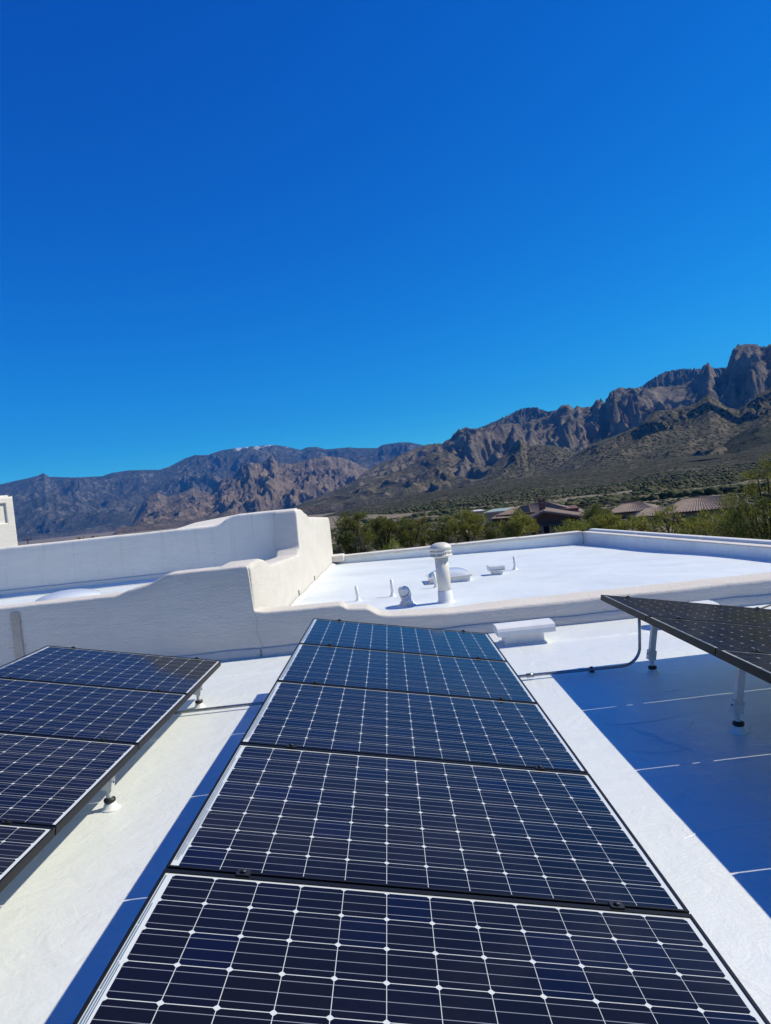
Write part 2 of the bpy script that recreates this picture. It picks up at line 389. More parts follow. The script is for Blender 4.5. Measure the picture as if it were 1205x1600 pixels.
# bluish crest behind the cliffs
mB = mountain_mat('back_crest_rock', (.20, .175, .15), (.13, .125, .11), (.04, .055, .04), 34, .5, .95)
mountain('mountain_range', [(700, 700), (740, 672), (755, 665), (775, 657), (790, 650), (800, 645), (808, 641), (820, 637), (838, 636), (855, 642), (870, 641), (890, 650), (930, 640), (960, 620), (1000, 604), (1025, 588), (1040, 580), (1060, 576), (1095, 575),
          (1135, 574), (1160, 580), (1260, 585)], horizon([690, 1270], 0), 6200, 4300, 500, 420, 170, .22, mB, seed=4.1, jag=.0035, cliff=(.55, .8, .35, .25))
# tan rocky middle range
mC = mountain_mat('tan_range_rock', (.42, .32, .25), (.21, .17, .145), (.07, .075, .04), 26, .72, 1.15)
mountain('mountain_range', [(185, 858), (195, 845), (205, 822), (215, 800), (230, 776), (245, 768), (262, 776), (275, 772), (300, 762), (330, 770), (345, 750), (365, 742), (378, 727), (390, 722), (410, 724), (425, 710),
          (432, 722), (455, 725), (480, 718), (510, 712), (535, 715), (560, 725), (580, 735), (600, 742), (640, 760), (700, 790)],
         horizon([180, 710], 10), 6800, 4300, 520, 480, 330, .24, mC, aniso=1.05, seed=8.7, jag=.0015, spur=.22, dk=.2)
# rocky slope with pale slabs rising to the cliffs
mD = mountain_mat('cliff_rock', (.46, .38, .30), (.20, .18, .17), (.06, .07, .04), 20, .62, 1.05, pale=(.40, .33, .25))
mountain('mountain_range', [(560, 745), (585, 728), (600, 722), (615, 715), (630, 708), (650, 700), (665, 695), (690, 692), (704, 684), (715, 672), (730, 667), (745, 670), (760, 668), (775, 662), (800, 660), (815, 663), (830, 655), (850, 652),
          (862, 648), (870, 640), (878, 633), (885, 631), (892, 634), (897, 637), (902, 634), (912, 637), (925, 635), (931, 624), (936, 622), (945, 627), (955, 610), (968, 606), (990, 605), (1000, 606), (1010, 606), (1030, 604), (1050, 604), (1070, 600),
          (1085, 592), (1092, 585), (1098, 572), (1106, 567), (1113, 574), (1122, 590), (1135, 575), (1143, 552), (1149, 541), (1160, 537), (1178, 537), (1190, 541), (1198, 541), (1205, 537), (1235, 515), (1290, 520), (1340, 540)],
         horizon([550, 1350], -2), 3900, 2300, 250, 760, 330, .26, mD, aniso=1.05, seed=13.1, jag=.003, cliff=(.52, .78, .34, .40), spur=.16, edge=.5, dk=.42)
# pale-slabbed hill on the near side of the middle range
mE = mountain_mat('pale_slab_hill', (.36, .29, .22), (.18, .155, .125), (.065, .075, .04), 30, .60, 1.0, pale=(.42, .35, .27))
mountain('hill', [(380, 845), (430, 806), (480, 782), (520, 768), (560, 748), (600, 742), (625, 735), (650, 722), (670, 710), (685, 705), (700, 706), (720, 716), (745, 735), (775, 755), (820, 775), (870, 790)],
         horizon([370, 880], 8), 3200, 2000, 260, 420, 150, .22, mE, seed=21.4, aniso=2.4)
# grassy foothills
mF = mountain_mat('grassy_foothill', (.32, .265, .18), (.38, .31, .22), (.09, .10, .05), 26, .65, 1.1, pale=(.38, .32, .25), dots=(11, (.035, .045, .022)))
mountain('foothill', [(640, 800), (690, 772), (730, 755), (755, 741), (770, 727), (785, 713), (795, 705), (806, 690), (812, 684), (818, 690), (822, 697), (835, 696), (850, 695), (870, 697), (890, 703), (915, 714), (940, 726), (980, 745), (1040, 765)],
         horizon([630, 1050], 6), 2700, 1750, 260, 380, 200, .22, mF, seed=31.9, aniso=2.4)
mountain('foothill', [(720, 800), (770, 772), (800, 756), (833, 744), (866, 733), (895, 713), (926, 693), (957, 682), (980, 673), (999, 665), (1010, 652), (1022, 643), (1035, 641), (1050, 640), (1070, 636), (1085, 632), (1098, 622), (1107, 617), (1118, 622), (1135, 636), (1155, 640),
          (1170, 628), (1185, 616), (1205, 606), (1240, 590), (1340, 570)],
         horizon([710, 1350], 2), 2250, 1350, 260, 620, 260, .26, mF, seed=44.2, aniso=2.6, spur=.16, cliff=(.74, .86, .16, .3))
mG = mountain_mat('dark_foothill', (.17, .145, .10), (.12, .11, .08), (.05, .065, .03), 22, .4, .95, dots=(9, (.028, .038, .018)))
mountain('foothill', [(1060, 745), (1090, 728), (1120, 704), (1145, 683), (1165, 672), (1185, 665), (1205, 668), (1230, 660), (1340, 630)],
         horizon([1050, 1350], 0), 1700, 1100, 150, 220, 100, .18, mG, seed=52.6)
# scrub-covered bajada
mH = mountain_mat('scrub_slope', (.27, .22, .17), (.19, .155, .12), (.095, .095, .05), 14, .6, 1.15, dots=(6.5, (.040, .052, .024)), pale=(.34, .28, .22))
mountain('scrub_slope', [(380, 842), (440, 825), (480, 813), (510, 805), (535, 798), (560, 791), (600, 784), (640, 774), (680, 768), (720, 762), (760, 757), (800, 749), (860, 742), (920, 735), (960, 728), (1000, 721), (1060, 713), (1100, 712), (1150, 706), (1205, 692), (1340, 665)],
         horizon([370, 1350], 54), 1250, 270, 150, 460, 190, .13, mH, seed=61.3, power=.95, aniso=1.6, spur=.08)
SX, SY, SZ = LAYERS[len(LAYERS)-1]

# low bushes scattered on the bajada: far too many to count, one object
ico_v = []; ph = (1+5**.5)/2
for a, b_ in ((1, ph), (-1, ph), (1, -ph), (-1, -ph)): ico_v += [(0, a, b_), (a, b_, 0), (b_, 0, a)]
ico_v = np.array(ico_v)/math.sqrt(1+ph*ph)
from itertools import combinations
ico_f = []
for t in combinations(range(12), 3):
    d = [np.linalg.norm(ico_v[t[i]]-ico_v[t[j]]) for i, j in ((0, 1), (1, 2), (0, 2))]
    if max(d) < 1.1:
        n = np.cross(ico_v[t[1]]-ico_v[t[0]], ico_v[t[2]]-ico_v[t[0]])
        ico_f.append(t if np.dot(n, ico_v[t[0]]) > 0 else (t[0], t[2], t[1]))
ico_f = np.array(ico_f)
def scatter_blobs(name, pts, rad, flat, m, jitter=.28):
    n = len(pts); V = ico_v[None]*(1+jitter*rng.standard_normal((n, 12, 1)))
    V = V*rad[:, None, None]; V[:, :, 2] *= flat; V = V+pts[:, None, :]
    Fa = (ico_f[None]+12*np.arange(n)[:, None, None]).reshape(-1, 3)
    return npmesh(name, V.reshape(-1, 3), Fa, m)
m = mat('scrub_foliage', (.05, .06, .03), .9, spec=.1); MT['scrub'] = m
g = G(m); isl = g.n.new('ShaderNodeNewGeometry')
g.color(g.ramp(isl.outputs['Random Per Island'], [(0., (.030, .042, .018)), (.45, (.050, .060, .026)), (.8, (.085, .085, .04)), (1., (.14, .12, .07))]))
n = 26000
ny_s, nx_s = SX.shape
uu = rng.random(n)**1.5*(ny_s*.62); vv = rng.random(n)*(nx_s-2)
i0 = uu.astype(int); j0 = vv.astype(int); fu = uu-i0; fv = vv-j0
def bl(Gd): return Gd[i0, j0]*(1-fu)*(1-fv)+Gd[i0+1, j0]*fu*(1-fv)+Gd[i0, j0+1]*(1-fu)*fv+Gd[i0+1, j0+1]*fu*fv
P = np.stack([bl(SX), bl(SY), bl(SZ)], -1); keep = fbm(P[:, 0]/60, P[:, 1]/60, 3) > -.25; P = P[keep]
o = scatter_blobs('scrub', P, rng.uniform(.7, 2.0, len(P)), .75, MT['scrub']); o['kind'] = 'stuff'
# scrub between the houses and the slope
n = 5200; a = rng.uniform(-.62, .62, n); r = np.sqrt(rng.random(n))*250+58
P = np.stack([np.sin(a)*r, np.cos(a)*r, ground_z(r)], -1)
o = scatter_blobs('scrub', P, rng.uniform(.35, 1.0, n), .7, MT['scrub']); o['kind'] = 'stuff'
# stones on the near desert floor
m = mat('desert_stone', (.34, .29, .24), .9); MT['stone'] = m; g = G(m); isl = g.n.new('ShaderNodeNewGeometry')
g.color(g.ramp(isl.outputs['Random Per Island'], [(0., (.22, .18, .15)), (1., (.44, .38, .32))]))
n = 5000; a = rng.uniform(-.5, .6, n); r = rng.uniform(24, 75, n)
P = np.stack([np.sin(a)*r, np.cos(a)*r, ground_z(r)+.02], -1)
o = scatter_blobs('loose_stones', P, rng.uniform(.05, .22, n)**1., .6, MT['stone']); o['kind'] = 'stuff'

# ================================================================== THE HOUSE UNDER THE CAMERA
ZR = -1.65
b = MB()
nx, ny = 60, 50; xs = np.linspace(-9.5, 9.5, nx); ys = np.linspace(-3., 7.9, ny)
Xg, Yg = np.meshgrid(xs, ys); Zg = ZR + .006*fbm(Xg*.6, Yg*.6, 3)
V = np.stack([Xg, Yg, Zg], -1).reshape(-1, 3); idx = np.arange(nx*ny).reshape(ny, nx)
Fq = np.stack([idx[:-1, :-1], idx[:-1, 1:], idx[1:, 1:], idx[1:, :-1]], -1).reshape(-1, 4)
struct(npmesh('lower_roof', V, Fq, MT['roof'], True))
def upz(x, y):
    s = (x+1.6)/6.5; t = (y-8)/10.2
    z00, z10, z01, z11 = -1.475, -1.60, -1.665, -1.835
    z = z00*(1-s)*(1-t)+z10*s*(1-t)+z01*(1-s)*t+z11*s*t
    # low crickets that lead the water to the two outlets of the right-hand parapet
    for cx, cy, a in ((4.5, 14.3, -.05), (5.4, 10.1, -.07)): z = z + a*math.exp(-((x-cx)**2/.8+(y-cy)**2/2.2))
    return z
xs = np.linspace(-1.75, 7.4, 60); ys = np.linspace(8.0, 18.4, 60)
V = np.array([(x, y, upz(x, y)) for y in ys for x in xs]); idx = np.arange(3600).reshape(60, 60)
Fq = np.stack([idx[:-1, :-1], idx[:-1, 1:], idx[1:, 1:], idx[1:, :-1]], -1).reshape(-1, 4)
struct(npmesh('upper_roof', V, Fq, MT['roof_far'], True))
b = MB().add([(-14, 8.0, -1.10), (-1.8, 8.0, -1.08), (-1.8, 12.3, -1.08), (-14, 12.3, -1.10)], [(0, 1, 2, 3)])
struct(b.build('courtyard_roof', MT['roof_far']))
# solid house body below the roofs
body = thing('adobe_house', 'cream stucco house body under the white flat roofs', 'house')
b = MB(); b.box(-9.4, 9.4, -2.9, 7.8, -6.2, -1.70); b.build('wall', MT['stucco'], body)
b = MB(); b.add([(-1.7, 7.9, -6.2), (7.6, 7.9, -6.2), (5.1, 18.35, -6.2), (-1.7, 18.35, -6.2), (-1.7, 7.9, -1.92), (7.6, 7.9, -1.92), (5.1, 18.35, -1.92), (-1.7, 18.35, -1.92)],
       [(0, 1, 5, 4), (1, 2, 6, 5), (2, 3, 7, 6), (3, 0, 4, 7), (4, 5, 6, 7)]); b.build('wall', MT['stucco'], body)
b = MB(); b.box(-13.9, -1.72, 7.95, 12.4, -6.2, -1.1); b.build('wall', MT['stucco'], body)

def smooth_poly(pts, step, sig):
    pts = np.array(pts, float); d = np.r_[0, np.cumsum(np.hypot(*np.diff(pts, axis=0).T))]
    s = np.arange(0, d[-1]+step, step); s[-1] = d[-1]
    P = np.stack([np.interp(s, d, pts[:, 0]), np.interp(s, d, pts[:, 1])], -1)
    if sig:
        k = int(3*sig/step)+1; w = np.exp(-.5*(np.arange(-k, k+1)*step/sig)**2); w /= w.sum()
        Q = np.stack([np.convolve(np.pad(P[:, i], k, mode='edge'), w, 'valid') for i in (0, 1)], -1); Q[0] = P[0]; Q[-1] = P[-1]; P = Q
    return P
def parapet(name, prof, p0, dirv, z0, thick, mtl, parent=None, r=.06, step=.03, sig=.045, wob=.008, side=1, caps=True):
    """wall whose top follows prof [(s, z)...] along dirv from p0; front face on the line, thickness to the side"""
    P = smooth_poly(prof, step, sig); d = Vector((*dirv, 0)).normalized(); nrm = Vector((-d.y, d.x, 0))*side
    rows = []
    for k, (s_, zt) in enumerate(P):
        th = thick(s_) if callable(thick) else thick
        rr_ = min(r(s_) if callable(r) else r, th*.45); sec = [(0, z0)]
        nz = 12
        for j in range(1, nz+1): sec.append((0, z0+(zt-rr_-z0)*j/nz))
        for j in range(1, 6): a = math.pi/2*j/5; sec.append((rr_-rr_*math.cos(a), zt-rr_+rr_*math.sin(a)))
        for j in range(0, 6): a = math.pi/2*j/5; sec.append((th-rr_+rr_*math.sin(a), zt-rr_+rr_*math.cos(a)))
        sec.append((th, z0)); rows.append([(s_, t, z) for t, z in sec])
    Rw = np.array(rows); n0, n1 = Rw.shape[:2]
    w = wob*fbm(Rw[..., 0]*2.1, Rw[..., 2]*2.1+Rw[..., 1]*2, 3); w2 = wob*fbm(Rw[..., 0]*1.7+9, Rw[..., 1]*2+4, 3)
    T = Rw[..., 1]+w; Zz = Rw[..., 2]+np.where(Rw[..., 2] > z0+.01, w2, 0)
    base = np.array(p0); V = np.empty((n0, n1, 3))
    V[..., 0] = base[0]+Rw[..., 0]*d.x+T*nrm.x; V[..., 1] = base[1]+Rw[..., 0]*d.y+T*nrm.y; V[..., 2] = Zz
    idx = np.arange(n0*n1).reshape(n0, n1)
    Fq = np.stack([idx[:-1, :-1], idx[1:, :-1], idx[1:, 1:], idx[:-1, 1:]], -1).reshape(-1, 4)
    if side < 0: Fq = Fq[:, ::-1]
    o = npmesh(name, V.reshape(-1, 3), Fq, mtl, True, parent)
    me = o.data
    # end caps
    import bmesh
    bm = bmesh.new(); bm.from_mesh(me); bm.verts.ensure_lookup_table()
    for row in (idx[0], idx[-1]):
        try: bm.faces.new([bm.verts[int(i)] for i in row])
        except ValueError: pass
    bmesh.ops.recalc_face_normals(bm, faces=bm.faces); bm.to_mesh(me); bm.free()
    return o
YW = 7.75
def pz(x, y): q_ = ony(x, y, YW); return (q_[0]+9.6, q_[2])
front_prof = [(-1., -.80), (9.6-4.4, -.80), (9.6-3.10, -.797), (9.6-2.97, -.75), (9.6-2.74, -.711), (9.6-2.60, -.655), (9.6-2.53, -.617), (9.6-1.625, -.622), (9.6-1.605, -1.13), (9.6-1.50, -1.155),
              (9.6-.64, -1.165), (9.6-.57, -1.215), (9.6-.35, -1.235), (9.6-.23, -1.315), (9.6-.10, -1.345), (9.6+.6, -1.383), (9.6+9.2, -1.385)]
wall = thing('parapet_wall', 'nearest stucco parapet wall with stepped top behind the solar panels', 'wall')
prf = smooth_poly([(0, -.80)]+front_prof[1:], .02, .03)
parapet('wall_panel', [(0, -.80)]+front_prof[1:], (-9.6, YW), (1, 0), -1.9, lambda s: .34+.16*min(max((s-9.6)/1.2, 0), 1), MT['stucco'], wall, r=lambda s: .028+.014*min(max((s-9.6)/1.2, 0), 1), sig=.018, step=.015)
# base flashing: one proud band per side of the corner crack
for x0, x1 in ((-9.5, -1.585), (-1.565, 9.1)):
    b = MB(); nn = int((x1-x0)/.12); V = []
    for i in range(nn+1):
        x = x0+(x1-x0)*i/nn; t = -1.548+.006*math.sin(x*2.3)+.004*math.sin(x*9)
        V += [(x, YW-.026-.004*math.sin(x*3.1), ZR-.02), (x, YW-.020, ZR+.02), (x, YW-.019, t-.008), (x, YW-.010, t), (x, YW+.03, t)]
    b.add(V, [(i*5+j, (i+1)*5+j, (i+1)*5+j+1, i*5+j+1) for i in range(nn) for j in range(4)], 0, True); b.build('base_flashing', MT['stucco'], wall)
# hairline crack by the corner and the water stain at the left
b = MB(); pts = []
for t in np.linspace(0, 1, 14): pts.append((-1.60+.015*math.sin(t*9)+.03*t, YW-.009, -1.16-.40*t))
b.tube(pts, .0013, 5); b.build('crack', MT['crack'], wall)
b = MB(); V = []; nn = 16
for i in range(nn+1):
    t = i/nn; zc = -.865-.70*t; w_ = .048+.002*math.sin(t*11)
    V += [(-4.25-w_, YW-.016, zc), (-4.25+w_, YW-.016, zc)]
b.add(V, [(2*i, 2*i+1, 2*i+3, 2*i+2) for i in range(nn)]); b.build('stain', MT['stain'], wall)

X1 = -1.60
side = thing('parapet_wall', 'sunlit stepped stucco wall running back between courtyard and far white roof', 'wall')
prof = [(0, -.63), (.30, -.597), (.62, -.60), (.95, -.645), (1.25, -.73), (1.45, -.748), (4.05, -.853), (4.22, -.75), (4.30, -.092), (5.05, -.094), (5.28, -.12), (5.60, -.18), (5.85, -.20), (6.1, -.275), (6.45, -.283), (10.2, -.415), (10.65, -.43), (10.78, -.51)]
prof = [(0, -.612), (.30, -.606)]+prof[2:]
sw = parapet('wall_panel', prof, (X1+.008, YW+.03), (0, 1), -1.9, .40, MT['stucco'], side, r=.05, sig=.03, step=.02, wob=.003)
for v in sw.data.vertices:                      # feather the start into the corner of the front wall
    k_ = max(0., 1-(v.co.y-YW-.03)/.09)
    if v.co.x > X1-.1: v.co.x -= .016*k_*k_
    if v.co.z > -.75: v.co.z -= .022*k_*k_
# joint line where roof coating meets this wall
b = MB(); V = []; nn = 60
for i in range(nn+1):
    y = 8.1+10.3*i/nn; z = upz(X1, y); V += [(X1+.10, y, z+.004), (X1+.02+.006, y, z+.05+.008*math.sin(y*3))]
b.add(V, [(2*i, 2*i+2, 2*i+3, 2*i+1)[::-1] for i in range(nn)], 0, True); b.build('base_flashing', MT['mastic'], side)
b = MB()
for yy in (11.3, 13.7): b.box(X1+.008, X1+.02, yy, yy+.03, upz(X1, yy)+.06, upz(X1, yy)+.14)
b.build('weep_slots', MT['dark'], side)

rear = thing('parapet_wall', 'long shaded stucco wall at the back of the left courtyard', 'wall')
YB = 12.15
rprof = [(0, -.21), (13-3.04, -.212), (13-2.93, -.196), (13-2.82, -.12), (13-2.64, -.066), (13-1.62, -.072)]
parapet('wall_panel', rprof, (-13, YB), (1, 0), -1.5, .36, MT['stucco_lit'], rear, r=.05, sig=.03)
b = MB(); b.box(-12.9, -2.0, YB-.03, YB, -1.09, -.955); b.build('base_flashing', MT['flash'], rear, bevel=.01)
b = MB(); b.add([(-12.9, YB-.16, -1.096), (-2.0, YB-.16, -1.076), (-2.0, YB-.03, -1.02), (-12.9, YB-.03, -1.03)], [(0, 1, 2, 3)]); b.build('cant_strip', MT['roof_far'], rear)

far = thing('parapet_wall', 'low far parapet of the upper white roof in front of the bushes', 'wall')
fprof = [(0, -1.478), (6.50, -1.507)]
parapet('wall_panel', fprof, (-1.55, 18.22), (1, 0), -1.95, .30, MT['roof_far'], far, r=.02, sig=0, step=.25, wob=.004)
x = 0
while x < 6.5:                                  # coping pieces
    w_ = min(1.62, 6.53-x); b = MB(); z = -1.478-.0045*x
    b.box(-1.56+x, -1.56+x+w_-.012, 18.17, 18.58, z-.055, z+.012); b.build('coping', MT['coping'], far, bevel=.012); x += 1.62
b = MB(); b.box(-1.66, -1.28, 18.05, 18.60, -1.60, -1.43); b.build('end_block', MT['coping'], far, bevel=.04, seg=3)

rp = thing('parapet_wall', 'right-hand parapet of the upper white roof with a sloping metal cap', 'wall')
RC0 = (4.95, 18.25); RC1 = onz(1205, 854, -1.50)[:2]; dv = np.array(RC1)-np.array(RC0); dl = np.linalg.norm(dv); dv = dv/dl; LR = 12.
n_ = np.array((dv[1], -dv[0]))
if n_[0] < 0: n_ = -n_
parapet('wall_panel', [(0, -1.505), (LR, -1.505)], RC0, tuple(dv), -2.0, .30, MT['roof_far'], rp, r=.02, sig=0, step=.3, wob=.004, side=(1 if (-dv[1])*n_[0]+dv[0]*n_[1] > 0 else -1))
def along(s, t, z): return (RC0[0]+dv[0]*s+n_[0]*t, RC0[1]+dv[1]*s+n_[1]*t, z)
s_ = 0
while s_ < LR:
    e = min(s_+2.4, LR)-.01
    def strip(t0, t1, z0, z1, nm, mt, bev):
        b = MB(); vs = [along(a, t, z) for z in (z0, z1) for t in (t0, t1) for a in (s_, e)]
        b.add(vs, [(0, 2, 3, 1), (4, 5, 7, 6), (0, 1, 5, 4), (2, 6, 7, 3), (0, 4, 6, 2), (1, 3, 7, 5)]); b.build(nm, mt, rp, bevel=bev)
    strip(-.025, .17, -1.53, -1.515+.012, 'cap_flange', MT['coping'], .006)
    strip(.19, .36, -1.56, -1.452, 'coping', MT['cap'], .03)
    s_ += 2.4
for (px, py) in ((946, 860), (1107, 882)):       # overflow outlets
    d = ray(px, py); # intersect the wall plane
    A_ = np.array([[d[0], -dv[0]], [d[1], -dv[1]]]); t, s2 = np.linalg.solve(A_, np.array(RC0))
    c = d*t; b = MB(); o_ = Vector((c[0]-n_[0]*.0, c[1]-n_[1]*.0, c[2]))
    b.tube([o_+Vector((n_[0]*.05, n_[1]*.05, 0)), o_-Vector((n_[0]*.05, n_[1]*.05, .0))], .028, 10)
    b.build('overflow_outlet', MT['galv'], rp)

# ------------------------------------------------------------------ things standing on the upper roof
def on_up(x, y):
    d = ray(x, y); t = 10.
    for _ in range(60):
        p_ = d*t; z = upz(p_[0], p_[1]); t = z/d[2]
    return d*t
pv = thing('roof_vent', 'tall cream round flue with louvred mushroom cap on the upper roof', 'vent', on_up(697, 941))
vr = .092
b = MB(); b.lathe([(vr, .0), (vr, .66)], 28); b.build('flue_pipe', MT['paintc'], pv)
b = MB(); b.lathe([(vr+.045, -.01), (vr+.028, .010), (vr+.010, .035), (vr+.006, .16), (vr+.001, .165)], 28); b.build('flashing_collar', MT['mastic'], pv)
cp = MB(); cp.lathe([(vr+.004, .615), (.125, .632), (.158, .640), (.160, .648), (.148, .650), (.146, .686), (.150, .690), (.150, .702), (.146, .706), (.146, .74), (.152, .744), (.150, .752), (.139, .775), (.110, .800), (.065, .818), (.0, .824)], 36, cap=False)
cap_ = cp.build('cap', MT['paintc'], pv)
for lv, (z0, z1) in enumerate(((.656, .680), (.713, .725))):
    for k in range(36):
        if k % 6 == 0: continue
        a = 2*math.pi*k/36; Mx = Matrix.Rotation(a, 4, 'Z')
        b = MB(); b.box(.142, .1472, -.006, .006, z0, z1, M=Mx); b.build('louvre_slot', MT['slot'], cap_)
pipes = []
for k, (bx, by, h, lab) in enumerate(((560, 939, .225, 'leftmost thin white plumbing pipe on the upper roof, next to the stepped wall'), (614, 932, .262, 'thin white plumbing pipe just left of the bent chrome-like elbow vent'),
                     (682, 918, .255, 'thin white plumbing pipe partly in front of the skylight beside the flue'), (805, 890, .25, 'farthest thin white plumbing pipe, right of the low box vent'))):
    t = thing('plumbing_pipe', lab, 'pipe', on_up(bx, by), 'thin vent pipes on the upper roof')
    b = MB(); ln = (-.012, .004, -.016, .006)[k]; b.tube([(0, 0, 0), (ln*.5, 0, h*.5), (ln, 0, h)], .0235, 12, closed_ends=True); b.build('pipe', MT['paintw'], t)
    b = MB(); b.lathe([(.075, -.01), (.055, .005), (.032, .025), (.026, .055), (.024, .06)], 16); b.build('flashing_boot', MT['mastic'], t)
# elbow vent
ev = thing('elbow_vent', 'white bent duct elbow with dark seams beside the flue', 'vent', on_up(634, 946))
b = MB()
b.tube([(.03, .10, -.02), (.025, .09, .10), (.01, .05, .20), (-.02, -.02, .245), (-.035, -.07, .225)], [.092, .092, .095, .086, .055], 20); e1 = b.build('duct', MT['paintw'], ev)
b = MB(); b.tube([(.045, -.08, -.02), (.045, -.08, .08), (.03, -.11, .125)], [.068, .066, .066], 18); b.build('duct', MT['paintw'], ev)
b = MB(); b.lathe([(.17, -.01), (.15, .01), (.12, .03), (.108, .06)], 20, (.03, .05, 0)); b.build('flashing_boot', MT['mastic'], ev)
for pts, r in ((((.0365, -.096, .1015), (.0355, -.099, .1045)), .0675),):
    b = MB(); b.tube(pts, r, 18); b.build('end_cap', MT['paintw'], ev)
for pts, r in ((((.020, .075, .150), (.019, .073, .153)), .0965), (((-.002, .022, .222), (-.004, .018, .225)), .0965)):
    b = MB(); b.tube(pts, r, 20); b.build('seam_gap', MT['dark'], ev)
ev.scale = (.84, .84, .84)
# skylight on curb
c = (on_up(676, 913)+on_up(733, 908))/2
skl = thing('skylight', 'low domed skylight on a white curb behind the flue', 'skylight', tuple(c))
w2 = .34
b = MB(); b.box(-w2, w2, 0, .62, -.05, .085); b.build('curb', MT['paintw'], skl, bevel=.012)
b = MB(); b.box(-w2-.035, w2+.035, -.035, .655, .085, .105); b.build('frame', MT['paintc'], skl, bevel=.006)
def dome(wx, wy, h, x0, y0, z0, n=18):
    V = []
    for i in range(n+1):
        for j in range(n+1):
            a = -1+2*i/n; c_ = -1+2*j/n; V.append((x0+a*wx, y0+c_*wy, z0+h*((1-abs(a)**2.4)*(1-abs(c_)**2.4))**.55))
    return MB().add(V, [(i*(n+1)+j, (i+1)*(n+1)+j, (i+1)*(n+1)+j+1, i*(n+1)+j+1) for i in range(n) for j in range(n)], 0, True)
dome(w2, .31, .11, 0, .31, .105).build('dome', MT['dome'], skl)
c = on_up(778, 898)
bx = thing('box_vent', 'small low white box vent with wider hood near the thin far pipe', 'vent', tuple(c))
b = MB(); b.box(-.10, .10, 0, .18, -.03, .075); b.build('curb', MT['paintw'], bx, bevel=.01)
b = MB(); b.box(-.155, .145, -.05, .23, .070, .165); b.build('hood', MT['paintw'], bx, bevel=.018)
b = MB(); b.box(-.13, .12, -.056, -.045, .085, .10); b.build('screen_slot', MT['galv'], bx)
# courtyard skylight dome
cs = thing('skylight', 'round white dome skylight between the two left stucco walls', 'skylight', (-4.72, 10.05, -1.09))
b = MB(); b.lathe([(.50, -.03), (.50, .06), (.47, .075)], 32); b.build('curb', MT['paintw'], cs, bevel=0)
b = MB(); b.lathe([(.46*math.cos(a), .07+.14*math.sin(a)) for a in np.linspace(0, math.pi/2, 10)], 32, cap=False); b.build('dome', MT['dome'], cs)

# ------------------------------------------------------------------ lower roof things
def roof_hood(lab, x, y, wx=.58, ped=(.07, .47)):
    t = thing('hooded_vent', lab, 'vent', (x, y, ZR))
    b = MB(); b.box(ped[0], ped[1], 0, .22, -.02, .13); b.build('curb', MT['paintw'], t, bevel=.006)
    sec = [(-.045, .110), (-.052, .112), (-.052, .160), (-.036, .186), (-.010, .196), (.11, .204), (.23, .196), (.256, .186), (.272, .160), (.272, .112), (.265, .110)]
    b = MB(); n = len(sec); V = [(xx, s[0], s[1]) for xx in (0, wx) for s in sec]
    b.add(V, [(i, i+1, n+i+1, n+i) for i in range(n-1)]+[(n-1, 0, n, 2*n-1)], 0, False); b.add(V, [tuple(range(n))[::-1], tuple(range(n, 2*n))]); b.build('hood', MT['paintw'], t)
    b = MB(); b.box(ped[0]-.03, ped[1]+.02, -.04, .26, -.01, .012); b.build('mastic_skirt', MT['mastic'], t, bevel=.008)
    return t
hp = onz(793, 1010, ZR)
roof_hood('white hooded vent box beside the far end of the middle panel row', hp[0]-.09, hp[1])
roof_hood('white hooded vent behind the right panel row, only its hood showing', 2.64, 7.08, .58)

# conduit
cond = thing('conduit', 'grey metal conduit running across the white roof and bending up to the right panels', 'conduit')
cz = ZR+.035; cy = 5.77
pts = [(-3.0, cy+.0, cz), (-1.9, cy, cz), (-1., cy+.02, cz), (.2, cy-.0, cz), (1.1, cy-.0, cz), (1.60, cy-.02, cz)]
for a in np.linspace(0, math.pi/2, 9): pts.append((1.78+.16*math.sin(a), cy-.02, cz+.16-.16*math.cos(a)))
pts += [(1.955, cy-.01, cz+.28), (1.97, cy, -1.15)]
b = MB(); b.tube(pts, .0125, 10); b.build('tube', MT['galv'], cond)
for x_ in (1.53, -1.15, .3):
    b = MB(); b.tube([(x_-.012, cy-.005, cz), (x_+.012, cy-.005, cz)], .021, 10); b.box(x_-.014, x_+.014, cy-.03, cy+.02, ZR-.002, cz-.008); b.build('pipe_clamp', MT['black'], cond)
    b = MB(); b.lathe([(.05, -.004), (.035, .008), (.012, .012)], 14, (x_, cy-.005, ZR)); b.build('mastic_pad', MT['mastic'], cond)
b = MB(); b.tube([(.99, cy, cz), (1.05, cy, cz)], .018, 10); b.build('coupling', MT['galv'], cond)

# roof laps: sheet seams of the coated membrane, 3 mm proud
for k, y_ in enumerate((7.02,)):
    V = []; nn = 70
    for i in range(nn+1):
        x = -9.3+18.6*i/nn; yy = y_+.012*math.sin(x*1.7)+.008*math.sin(x*5.3)
        V += [(x, yy-.03, ZR-.002), (x, yy-.004, ZR+.008), (x, yy+.004, ZR+.009), (x, yy+.12, ZR-.002)]
    b = MB().add(V, [(i*4+j, (i+1)*4+j, (i+1)*4+j+1, i*4+j+1) for i in range(nn) for j in range(3)], 0, True)
    struct(b.build('roof_seam', MT['roof']))

